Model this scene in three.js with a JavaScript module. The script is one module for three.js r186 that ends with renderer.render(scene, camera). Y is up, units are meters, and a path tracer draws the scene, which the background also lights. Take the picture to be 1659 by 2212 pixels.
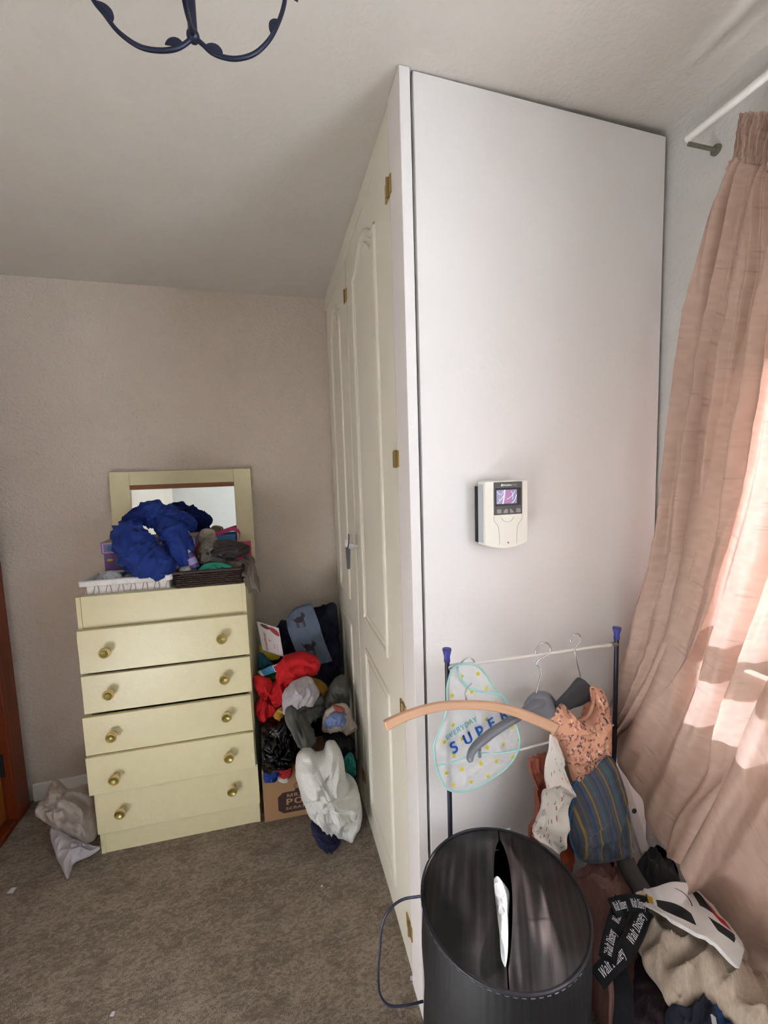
import * as THREE from 'three';
import { RoundedBoxGeometry } from 'three/addons/geometries/RoundedBoxGeometry.js';
import { mergeGeometries, mergeVertices } from 'three/addons/utils/BufferGeometryUtils.js';
import { RectAreaLightUniformsLib } from 'three/addons/lights/RectAreaLightUniformsLib.js';
import { createNoise3D } from 'simplex-noise';

// ---------------------------------------------------------------- camera, daylight, exposure
const scene = new THREE.Scene();
const FOCAL = 913.28, EYE = new THREE.Vector3(0, 1.5, 0);
const camera = new THREE.PerspectiveCamera(2 * Math.atan(1106 / FOCAL) * 180 / Math.PI, 1659 / 2212, 0.02, 200);
camera.position.copy(EYE);
camera.rotation.set(-0.0966, -0.2663, -0.0321, 'YXZ');
camera.updateMatrixWorld(true);
const renderer = new THREE.WebGLRenderer();
renderer.toneMapping = THREE.LinearToneMapping;
renderer.toneMappingExposure = 1.56;
renderer.shadowMap.enabled = true;
RectAreaLightUniformsLib.init();
scene.background = new THREE.Color().setRGB(0.82, 0.97, 1.15);
scene.backgroundIntensity = 3.0;
const sun = new THREE.DirectionalLight(new THREE.Color().setRGB(0.86, 1.0, 1.20), 108);   // low sun through the window, falling on the carpet and left wall beside the camera
sun.position.set(3.0, 3.1, 0.55); sun.target.position.set(0, 1.2, 0);
sun.castShadow = true; sun.shadow.mapSize.set(2048, 2048); sun.shadow.camera.left = -3; sun.shadow.camera.right = 3; sun.shadow.camera.top = 3; sun.shadow.camera.bottom = -3; sun.shadow.camera.far = 12;
scene.add(sun, sun.target);
const daylight = new THREE.RectAreaLight(new THREE.Color().setRGB(0.85, 0.99, 1.22), 4.3, 1.7, 1.0);   // sky seen through the window opening
daylight.position.set(1.36, 1.46, 0.12);
daylight.lookAt(0, 1.46, 0.12);
scene.add(daylight);

// ---------------------------------------------------------------- helpers
const V = (x, y, z) => new THREE.Vector3(x, y, z);
function ray(px, py) { return V((px - 829.5) / FOCAL, -(py - 1106) / FOCAL, -1).applyEuler(camera.rotation); }
function onX(p, x) { const d = ray(p[0], p[1]); return EYE.clone().addScaledVector(d, (x - EYE.x) / d.x); }
function onY(p, y) { const d = ray(p[0], p[1]); return EYE.clone().addScaledVector(d, (y - EYE.y) / d.y); }
function onZ(p, z) { const d = ray(p[0], p[1]); return EYE.clone().addScaledVector(d, (z - EYE.z) / d.z); }
function onPlane(p, o, n) { const d = ray(p[0], p[1]); return EYE.clone().addScaledVector(d, o.clone().sub(EYE).dot(n) / d.dot(n)); }
function rng(seed) { let s = seed >>> 0; return () => { s = (s + 0x6D2B79F5) >>> 0; let t = s; t = Math.imul(t ^ (t >>> 15), t | 1); t ^= t + Math.imul(t ^ (t >>> 7), t | 61); return ((t ^ (t >>> 14)) >>> 0) / 4294967296; }; }
const noise3 = createNoise3D(rng(7));
const clamp = (x, a, b) => Math.min(b, Math.max(a, x));
const smooth = (a, b, x) => { const t = clamp((x - a) / (b - a), 0, 1); return t * t * (3 - 2 * t); };

// periodic value noise for tiling textures
function pnoise(seed, n) {
  const r = rng(seed), g = new Float32Array(n * n).map(() => r());
  return (u, v) => {
    const x = u * n, y = v * n, xi = Math.floor(x), yi = Math.floor(y), fx = x - xi, fy = y - yi;
    const a = (i, j) => g[(((yi + j) % n + n) % n) * n + ((xi + i) % n + n) % n];
    const sx = fx * fx * (3 - 2 * fx), sy = fy * fy * (3 - 2 * fy);
    return (a(0, 0) * (1 - sx) + a(1, 0) * sx) * (1 - sy) + (a(0, 1) * (1 - sx) + a(1, 1) * sx) * sy;
  };
}
function tex(size, fn, srgb = true) {          // fn(u, v) -> [r, g, b] 0..1
  const [w, h] = Array.isArray(size) ? size : [size, size], d = new Uint8Array(w * h * 4);
  for (let j = 0; j < h; j++) for (let i = 0; i < w; i++) {
    const c = fn((i + .5) / w, (j + .5) / h), k = (j * w + i) * 4;
    for (let q = 0; q < 3; q++) d[k + q] = clamp(Math.round(255 * (Array.isArray(c) ? c[q] : c)), 0, 255);
    d[k + 3] = 255;
  }
  const t = new THREE.DataTexture(d, w, h);
  t.wrapS = t.wrapT = THREE.RepeatWrapping; t.magFilter = THREE.LinearFilter; t.minFilter = THREE.LinearMipmapLinearFilter; t.generateMipmaps = true;
  if (srgb) t.colorSpace = THREE.SRGBColorSpace;
  t.needsUpdate = true; return t;
}
function canvasTex(w, h, draw) {
  const c = document.createElement('canvas'); c.width = w; c.height = h; draw(c.getContext('2d'), w, h);
  const t = new THREE.CanvasTexture(c); t.colorSpace = THREE.SRGBColorSpace; t.magFilter = THREE.LinearFilter; return t;
}
function rep(t, x, y) { const c = t.clone(); c.repeat.set(x, y); c.needsUpdate = true; return c; }
const lerp3 = (a, b, t) => a.map((x, i) => x + (b[i] - x) * t);

// shared relief maps (uv in metres)
const n8 = pnoise(1, 8), n16 = pnoise(2, 16), n32 = pnoise(3, 32), n64 = pnoise(4, 64), n128 = pnoise(5, 128), n200 = pnoise(6, 200);
const plasterBump = tex(512, (u, v) => .45 * n64(u, v) + .35 * n128(u, v) + .2 * n32(u, v), false);
const weaveBump = tex(256, (u, v) => .5 + .25 * Math.sin(u * 2 * Math.PI * 48) * Math.cos(v * 2 * Math.PI * 48) + .3 * (n128(u, v) - .5), false);
const fleeceBump = tex(256, (u, v) => .5 * n128(u, v) + .3 * n64(u, v) + .2 * n32(u, v), false);

function std(o) { const m = new THREE.MeshStandardMaterial({ roughness: .8, side: THREE.DoubleSide, ...o }); return m; }
function phys(o) { return new THREE.MeshPhysicalMaterial({ roughness: .8, side: THREE.DoubleSide, ...o }); }
const hex = (c) => new THREE.Color(c);
const fabricTone = pnoise(21, 24);
const fabricMap = tex(256, (u, v) => { const k = .9 + .1 * n128(u, v) + .06 * (n16(u, v) - .5); return [k, k, k]; });
function cloth(color, o = {}) {                 // woven or jersey cloth, uv in metres
  return phys({ color: hex(color), map: rep(fabricMap, 3, 3), bumpMap: rep(weaveBump, 6, 6), bumpScale: .0006, roughness: .92, sheen: .25, sheenRoughness: .6, sheenColor: hex(color), ...o });
}

const taken = {};
function numbered(name) { const n = taken[name] = (taken[name] ?? -1) + 1; return n ? name + '_' + String(n).padStart(3, '0') : name; }
function fin(o) { o.castShadow = true; o.receiveShadow = true; return o; }
function mesh(name, geo, mat, parent) { const m = fin(new THREE.Mesh(geo, mat)); m.name = parent && parent !== scene ? name : numbered(name); (parent ?? scene).add(m); return m; }
function tag(o, label, category, group) { o.userData.label = label; o.userData.category = category; if (group) o.userData.group = group; return o; }
function thing(name, label, category, pos = [0, 0, 0], turn = 0, group) {
  const g = new THREE.Group(); g.name = numbered(name); g.position.set(...pos); g.rotation.y = turn; scene.add(g); return tag(g, label, category, group);
}
function structure(o) { o.userData.kind = 'structure'; return o; }
function uvBox(g) {                              // uv in metres from position and normal
  const p = g.attributes.position, n = g.attributes.normal, uv = new Float32Array(p.count * 2);
  for (let i = 0; i < p.count; i++) {
    const ax = Math.abs(n.getX(i)), ay = Math.abs(n.getY(i)), az = Math.abs(n.getZ(i));
    let a, b; if (ax >= ay && ax >= az) { a = p.getZ(i); b = p.getY(i); } else if (ay >= az) { a = p.getX(i); b = p.getZ(i); } else { a = p.getX(i); b = p.getY(i); }
    uv[2 * i] = a; uv[2 * i + 1] = b;
  }
  g.setAttribute('uv', new THREE.BufferAttribute(uv, 2)); return g;
}
function box(x0, x1, y0, y1, z0, z1, r = 0) {
  const w = x1 - x0, h = y1 - y0, d = z1 - z0;
  const g = r ? new RoundedBoxGeometry(w, h, d, 2, Math.min(r, w / 2.01, h / 2.01, d / 2.01)) : new THREE.BoxGeometry(w, h, d);
  g.translate((x0 + x1) / 2, (y0 + y1) / 2, (z0 + z1) / 2); return uvBox(g);
}
function join(list) { return mergeGeometries(list.map(g => { const c = g.index ? g.toNonIndexed() : g.clone(); for (const k of Object.keys(c.attributes)) if (!['position', 'normal', 'uv'].includes(k)) c.deleteAttribute(k); return c; })); }
function tube(pts, r, seg = 60, rad = 8, closed = false) { return new THREE.TubeGeometry(new THREE.CatmullRomCurve3(pts, closed, 'centripetal'), seg, r, rad, closed); }
function rod(a, b, r, rad = 12) {
  const g = new THREE.CylinderGeometry(r, r, a.distanceTo(b), rad); g.translate(0, a.distanceTo(b) / 2, 0);
  g.applyQuaternion(new THREE.Quaternion().setFromUnitVectors(V(0, 1, 0), b.clone().sub(a).normalize())); g.translate(a.x, a.y, a.z); return g;
}
function lathe(prof, seg = 32) { return new THREE.LatheGeometry(prof.map(p => new THREE.Vector2(p[0], p[1])), seg); }
// creased cloth relief: ridged, domain-warped noise; dir stretches the folds along one axis
function crease(a, b, seed, freq, stretch = 1, ang = 0) {
  const c = Math.cos(ang), s = Math.sin(ang); let x = (a * c + b * s) * freq * stretch, y = (-a * s + b * c) * freq;
  x += .45 * noise3(a * freq * .6, b * freq * .6, seed + 11); y += .45 * noise3(a * freq * .6, b * freq * .6, seed + 23);
  const r1 = 1 - Math.abs(noise3(x, y, seed)), r2 = 1 - Math.abs(noise3(x * 2.1 + 3, y * 2.1, seed + 5)), r3 = noise3(x * 4.7, y * 4.7, seed + 9);
  return .78 * r1 * r1 + .32 * r2 * r2 - .46 + .05 * r3;
}
function indexGrid(nu, nv, off = 0, flip = false) {
  const id = [], w = nu + 1;
  for (let j = 0; j < nv; j++) for (let i = 0; i < nu; i++) {
    const a = off + j * w + i, b = a + 1, c = a + w, d = c + 1;
    if (flip) id.push(a, b, c, b, d, c); else id.push(a, c, b, b, c, d);
  }
  return id;
}
function frame(plane) {                          // {z},{y},{x} or {o,n}
  if (plane.n) return { o: plane.o.clone(), n: plane.n.clone().normalize() };
  if (plane.z !== undefined) return { o: V(0, 0, plane.z), n: V(0, 0, 1) };
  if (plane.y !== undefined) return { o: V(0, plane.y, 0), n: V(0, 1, 0) };
  return { o: V(plane.x, 0, 0), n: V(-1, 0, 0) };
}
// a soft closed heap of cloth whose outline is given as directions through the lens on a real plane
function lump(outline, plane, { thick = .05, back = .03, wr = .02, freq = 14, seed = 1, stretch = 1, ang = 0, rings = 26, seg = 120, edge = .05, puff = 2.2, lean = 0, metres = false, tight = false, xs = null } = {}) {
  const { o, n } = frame(plane), pts = outline.map(p => onPlane(p, o, n));
  let e1 = Math.abs(n.y) > .8 ? V(1, 0, 0) : V(0, 1, 0).cross(n).normalize(); const e2 = n.clone().cross(e1).normalize(); e1 = e2.clone().cross(n).normalize();
  const flat = pts.map(p => new THREE.Vector2(p.clone().sub(o).dot(e1), p.clone().sub(o).dot(e2)));
  const curve = new THREE.CatmullRomCurve3(flat.map(p => V(p.x, p.y, 0)), true, 'centripetal', .5);
  const ring = []; for (let i = 0; i < seg; i++) { if (tight) { const t = i / seg * flat.length, k = Math.floor(t), f = t - k; ring.push(flat[k].clone().lerp(flat[(k + 1) % flat.length], f)); } else { const q = curve.getPoint(i / seg); ring.push(new THREE.Vector2(q.x, q.y)); } }
  const c = new THREE.Vector2(); flat.forEach(p => c.add(p)); c.divideScalar(flat.length);
  const lo = new THREE.Vector2(Infinity, Infinity), hi = new THREE.Vector2(-Infinity, -Infinity); ring.forEach(p => { lo.min(p); hi.max(p); });
  const pos = [], uv = [], idx = [], w = seg + 1;
  for (const side of [1, -1]) for (let j = 0; j <= rings; j++) for (let i = 0; i <= seg; i++) {
    const r = Math.sin(j / rings * Math.PI / 2), e = ring[i % seg], a = c.x + (e.x - c.x) * r, b = c.y + (e.y - c.y) * r;
    const ed = edge * r * noise3(e.x * 25, e.y * 25, seed + 31), x = a + (e.x - c.x) * ed, y = b + (e.y - c.y) * ed;
    const dome = Math.pow(Math.max(0, 1 - Math.pow(r, puff)), .55), fade = smooth(1.0, .72, r);
    const h = side > 0 ? thick * dome + wr * crease(x, y, seed, freq, stretch, ang) * (.12 + .88 * fade) * (j === rings ? 0 : 1) : -back * Math.pow(Math.max(0, 1 - Math.pow(r, 6)), .5);
    const p = o.clone().addScaledVector(e1, x).addScaledVector(e2, y).addScaledVector(n, h);
    if (xs) p.x = clamp(p.x, xs[0], xs[1]); p.y = Math.max(p.y, .003);
    pos.push(p.x, p.y, p.z);
    if (metres) uv.push(x, y); else uv.push((x - lo.x) / (hi.x - lo.x), (y - lo.y) / (hi.y - lo.y));
  }
  idx.push(...indexGrid(seg, rings, 0, false), ...indexGrid(seg, rings, w * (rings + 1), true));
  let g = new THREE.BufferGeometry(); g.setAttribute('position', new THREE.Float32BufferAttribute(pos, 3)); g.setAttribute('uv', new THREE.Float32BufferAttribute(uv, 2)); g.setIndex(idx);
  g.computeVertexNormals(); return g;
}
function cr(a, b, c, d, t) { const t2 = t * t, t3 = t2 * t; return .5 * ((2 * b) + (c - a) * t + (2 * a - 5 * b + 4 * c - d) * t2 + (3 * b - a - 3 * c + d) * t3); }
function patchPoint(rows, u, v) {
  const nr = rows.length, nc = rows[0].length, fu = clamp(u * (nc - 1), 0, nc - 1 - 1e-6), fv = clamp(v * (nr - 1), 0, nr - 1 - 1e-6), i = Math.floor(fu), j = Math.floor(fv), tu = fu - i, tv = fv - j;
  const at = (jj, ii) => rows[clamp(jj, 0, nr - 1)][clamp(ii, 0, nc - 1)], out = [];
  for (const k of ['x', 'y', 'z']) { const q = []; for (let m = -1; m < 3; m++) q.push(cr(at(j + m, i - 1)[k], at(j + m, i)[k], at(j + m, i + 1)[k], at(j + m, i + 2)[k], tu)); out.push(cr(...q, tv)); }
  return V(...out);
}
// a sheet of cloth through a net of control points, with folds and real thickness
function sheet(rows, { nu = 60, nv = 60, thick = .004, wr = .006, freq = 14, seed = 1, stretch = 1, ang = 0, fold, metres, solid = true } = {}) {
  const P = [], N = [], uvs = []; const ext = V().copy(rows[0][0]).distanceTo(rows[0][rows[0].length - 1]), exv = rows[0][0].distanceTo(rows[rows.length - 1][0]);
  for (let j = 0; j <= nv; j++) for (let i = 0; i <= nu; i++) {
    const u = i / nu, v = j / nv, p = patchPoint(rows, u, v);
    const du = patchPoint(rows, Math.min(1, u + .01), v).sub(patchPoint(rows, Math.max(0, u - .01), v)), dv = patchPoint(rows, u, Math.min(1, v + .01)).sub(patchPoint(rows, u, Math.max(0, v - .01)));
    const n = du.cross(dv).normalize(); if (n.dot(EYE.clone().sub(p)) < 0) n.negate();
    let h = wr * crease(u * ext, v * exv, seed, freq, stretch, ang); if (fold) h += fold(u, v);
    p.addScaledVector(n, h); P.push(p); N.push(n); uvs.push(metres ? [u * ext, v * exv] : [u, 1 - v]);
  }
  const pos = [], uv = [], idx = indexGrid(nu, nv);
  P.forEach((p, k) => { pos.push(p.x, p.y, p.z); uv.push(...uvs[k]); });
  if (solid) {
    const m = P.length; P.forEach((p, k) => { const q = p.clone().addScaledVector(N[k], -thick); pos.push(q.x, q.y, q.z); uv.push(...uvs[k]); });
    idx.push(...indexGrid(nu, nv, m, true)); const w = nu + 1;
    const rim = []; for (let i = 0; i <= nu; i++) rim.push(i); for (let j = 1; j <= nv; j++) rim.push(j * w + nu); for (let i = nu - 1; i >= 0; i--) rim.push(nv * w + i); for (let j = nv - 1; j > 0; j--) rim.push(j * w);
    for (let k = 0; k < rim.length; k++) { const a = rim[k], b = rim[(k + 1) % rim.length]; idx.push(a, b, a + m, b, b + m, a + m); }
  }
  const g = new THREE.BufferGeometry(); g.setAttribute('position', new THREE.Float32BufferAttribute(pos, 3)); g.setAttribute('uv', new THREE.Float32BufferAttribute(uv, 2)); g.setIndex(idx); g.computeVertexNormals(); return g;
}
const net = (rows, z) => rows.map(r => r.map(p => onZ(p, p[2] ?? z)));
// a rolled or bunched length of cloth along a path
function roll(path, radii, { seg = 90, rad = 40, wr = .012, freq = 18, seed = 1, flat = 1, stretch = .4 } = {}) {
  const curve = new THREE.CatmullRomCurve3(path, false, 'centripetal'), fr = curve.computeFrenetFrames(seg, false), L = curve.getLength(), pos = [], uv = [], idx = [];
  for (let j = 0; j <= seg; j++) {
    const t = j / seg, c = curve.getPointAt(t), k = t * (radii.length - 1), i0 = Math.min(Math.floor(k), radii.length - 2), r0 = radii[i0] + (radii[i0 + 1] - radii[i0]) * smooth(0, 1, k - i0);
    const cap = Math.sqrt(clamp(Math.min(t, 1 - t) * L / Math.max(r0 * .7, 1e-4), 0, 1));
    for (let i = 0; i <= rad; i++) {
      const a = i / rad * Math.PI * 2, ca = Math.cos(a), sa = Math.sin(a);
      let r = r0 * Math.max(cap, .02);
      r += wr * cap * crease(t * L, 0, seed, freq, stretch) * .5 + wr * cap * (.62 * Math.pow(1 - Math.abs(noise3(ca * 1.1 + t * L * freq * .35, sa * 1.1, seed + t * L * freq * .22)), 2) - .2 + .25 * noise3(ca * 2.4, sa * 2.4, seed + t * L * freq));
      const p = c.clone().addScaledVector(fr.normals[j], ca * r).addScaledVector(fr.binormals[j], sa * r * flat);
      pos.push(p.x, p.y, p.z); uv.push(i / rad * r0 * 6, t * L);
    }
  }
  idx.push(...indexGrid(rad, seg)); const g = new THREE.BufferGeometry(); g.setAttribute('position', new THREE.Float32BufferAttribute(pos, 3)); g.setAttribute('uv', new THREE.Float32BufferAttribute(uv, 2)); g.setIndex(idx); g.computeVertexNormals();
  const wd = rad + 1, nn = g.attributes.normal; for (let j = 0; j <= seg; j++) { const a = j * wd, b = a + rad, n = V(nn.getX(a) + nn.getX(b), nn.getY(a) + nn.getY(b), nn.getZ(a) + nn.getZ(b)).normalize(); nn.setXYZ(a, n.x, n.y, n.z); nn.setXYZ(b, n.x, n.y, n.z); }
  return g;
}
function ribbon(path, width, thick, side, seg = 60) {   // flat strap; side = direction across it
  const curve = new THREE.CatmullRomCurve3(path, false, 'centripetal'), rows = [[], []];
  for (let i = 0; i <= 14; i++) { const t = i / 14, p = curve.getPointAt(t), s = (typeof side === 'function' ? side(t) : side).clone().normalize(); rows[0].push(p.clone().addScaledVector(s, width / 2)); rows[1].push(p.clone().addScaledVector(s, -width / 2)); }
  return sheet(rows, { nu: seg, nv: 3, thick, wr: 0 });
}

// ---------------------------------------------------------------- materials of the room
const wallMap = tex(512, (u, v) => { const k = .5 * n8(u, v) + .3 * n32(u, v) + .2 * n128(u, v); return lerp3([.80, .785, .76], [.83, .815, .795], k); });
const M = {};
M.wall = std({ map: rep(wallMap, .8, .8), color: hex('#f7ebe1'), bumpMap: rep(plasterBump, 2.2, 2.2), bumpScale: .0035, roughness: .9 });
M.wallWhite = std({ map: rep(wallMap, .8, .8), color: hex('#f6f8fa'), bumpMap: rep(plasterBump, 2, 2), bumpScale: .0015, roughness: .9 });
M.ceiling = std({ map: rep(wallMap, .6, .6), color: hex('#f8f6f2'), bumpMap: rep(plasterBump, 2, 2), bumpScale: .001, roughness: .92 });
const carpetMap = tex(1024, (u, v) => {
  const a = n32(u + .06 * n16(u, v), v * 2), b = n64(u * 1.0, v * 2 + .04 * n32(u, v)), c = n200(u * 2, v * 2), d = n8(u, v);
  const k = clamp(.26 * a + .34 * b + .4 * c + .2 * (d - .5), 0, 1), q = smooth(.22, .78, k);
  return lerp3([.475, .42, .365], [.675, .615, .55], q);
});
M.carpet = std({ map: rep(carpetMap, 1.9, 1.9), bumpMap: rep(fleeceBump, 7, 7), bumpScale: .006, roughness: 1 });
const woodMap = tex([256, 1024], (u, v) => { const g = n16(u * 2 + .05 * n8(u, v), v * .25), f = n128(u, v * .1); const k = .55 * g + .45 * f; return lerp3([.50, .27, .07], [.70, .42, .14], k); });
M.wood = std({ map: rep(woodMap, 2, .8), roughness: .42 });
M.woodDark = std({ map: rep(woodMap, 3, .8), color: hex('#b98a72'), roughness: .45 });
M.white = std({ color: hex('#e9e6e1'), roughness: .45 });
M.doorWhite = std({ color: hex('#e6e2d3'), roughness: .42, bumpMap: rep(fleeceBump, 2, 2), bumpScale: .0004 });
M.panel = std({ color: hex('#e8e4e2'), roughness: .5, bumpMap: rep(fleeceBump, 1.4, 1.4), bumpScale: .0005 });
M.dark = std({ color: hex('#1b1a1c'), roughness: .8 });
M.brass = std({ color: hex('#b89a5c'), metalness: .8, roughness: .38 });
M.brassDull = std({ color: hex('#8d7a55'), metalness: .6, roughness: .5 });
const creamMap = tex(256, (u, v) => { const k = .5 * n16(u, v) + .5 * n128(u, v); return lerp3([.84, .80, .645], [.86, .825, .67], k); });
M.cream = std({ map: rep(creamMap, 3, 3), roughness: .34, bumpMap: rep(fleeceBump, 1.2, 1.2), bumpScale: .0006 });
M.creamEdge = std({ color: hex('#cdbd98'), roughness: .6 });
M.chrome = std({ color: hex('#c9ccd0'), metalness: 1, roughness: .25 });
M.black = std({ color: hex('#15151b'), roughness: .55 });
M.iron = std({ color: hex('#1d2238'), metalness: .5, roughness: .42 });

// ---------------------------------------------------------------- room shell
const XL = -1.175, XR = 1.088, ZB = -2.25, ZF = 1.45, HC = 2.385;
structure(mesh('floor', box(XL - .12, XR + .25, -.1, 0, ZB - .12, ZF + .12), M.carpet));
structure(mesh('ceiling', box(XL - .12, XR + .25, HC, HC + .1, ZB - .12, ZF + .12), M.ceiling));
structure(mesh('wall_back', box(XL - .12, XR + .25, 0, HC, ZB - .12, ZB), M.wall));
structure(mesh('wall_front', box(XL - .12, XR + .25, 0, HC, ZF, ZF + .12), M.wallWhite));
const DZ0 = -2.11, DZ1 = -1.36, DH = 2.0;         // door opening in the left wall
structure(mesh('wall_left', join([box(XL - .12, XL, 0, HC, ZB, DZ0 - .005), box(XL - .12, XL, DH + .005, HC, DZ0 - .005, DZ1 + .005), box(XL - .12, XL, 0, HC, DZ1 + .005, ZF)]), M.wall));
const WZ0 = -.74, WZ1 = .98, WY0 = 1.0, WY1 = 1.92;   // window opening in the right wall
structure(mesh('wall_right', join([box(XR, XR + .25, 0, HC, ZB, WZ0), box(XR, XR + .25, 0, HC, WZ1, ZF), box(XR, XR + .25, 0, WY0, WZ0, WZ1), box(XR, XR + .25, WY1, HC, WZ0, WZ1)]), M.wallWhite));
structure(mesh('baseboard_back', box(XL + .03, .30, 0, .085, ZB, ZB + .014, .004), M.white));
structure(mesh('baseboard_left', box(XL, XL + .014, 0, .085, DZ1 + .1, ZF, .004), M.white));
{ // white window with a transom
  const g = new THREE.Group(); g.name = 'window_1'; structure(g); scene.add(g);
  const x0 = XR + .1, x1 = XR + .16, f = .055;
  mesh('window_frame', join([box(x0, x1, WY0, WY0 + f, WZ0, WZ1, .006), box(x0, x1, WY1 - f, WY1, WZ0, WZ1, .006), box(x0, x1, WY0 + f, WY1 - f, WZ0, WZ0 + f, .006), box(x0, x1, WY0 + f, WY1 - f, WZ1 - f, WZ1, .006)]), M.white, g);
  const mz = [WZ0 + f, -.18, .42, WZ1 - f], ty = 1.24;
  for (const z of [mz[1], mz[2]]) mesh('mullion', box(x0, x1, WY0 + f, WY1 - f, z - .03, z + .03, .006), M.white, g);
  for (let k = 0; k < 3; k++) mesh('transom', box(x0, x1, ty - .025, ty + .025, mz[k] + (k ? .03 : 0), mz[k + 1] - (k < 2 ? .03 : 0), .006), M.white, g);
  const glass = phys({ color: 0xffffff, transmission: 1, thickness: 0, roughness: 0, ior: 1.45 });
  for (let k = 0; k < 3; k++) for (const [a, b] of [[WY0 + f, ty - .025], [ty + .025, WY1 - f]]) mesh('pane', box(XR + .128, XR + .132, a, b, mz[k] + (k ? .03 : 0), mz[k + 1] - (k < 2 ? .03 : 0)), glass, g);
  mesh('window_sill', box(XR - .03, XR + .1, WY0 - .02, WY0, WZ0 - .02, WZ1 + .02, .006), M.white, g);
}
{ // stained wooden door in the left wall
  const g = new THREE.Group(); g.name = 'door_1'; structure(g); scene.add(g);
  mesh('door_frame', join([box(XL - .1, XL + .03, 0, DH + .09, DZ0 - .1, DZ0, .006), box(XL - .1, XL + .03, 0, DH + .09, DZ1, DZ1 + .1, .006), box(XL - .1, XL + .03, DH, DH + .09, DZ0, DZ1, .006), box(XL - .1, XL + .03, 0, .03, DZ0, DZ1, .006)]), M.woodDark, g);
  mesh('door_leaf', box(XL - .05, XL - .01, .034, DH - .004, DZ0 + .004, DZ1 - .004, .004), M.wood, g);
  for (const y of [.28, 1.7]) mesh('hinge', box(XL - .012, XL + .004, y - .05, y + .05, DZ0 - .012, DZ0 + .006, .002), M.dark, g);
  mesh('door_handle', join([rod(V(XL - .01, 1, DZ1 - .07), V(XL + .05, 1, DZ1 - .07), .009), rod(V(XL + .045, 1, DZ1 - .07), V(XL + .045, 1, DZ1 - .19), .009)]), M.brass, g);
}
// sunlit concrete yard outside the window
structure(mesh('ground_outside', box(XR + .26, 30, -.5, -.3, -20, 20), std({ color: hex('#cbc5b9'), roughness: 1 })));

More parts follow.
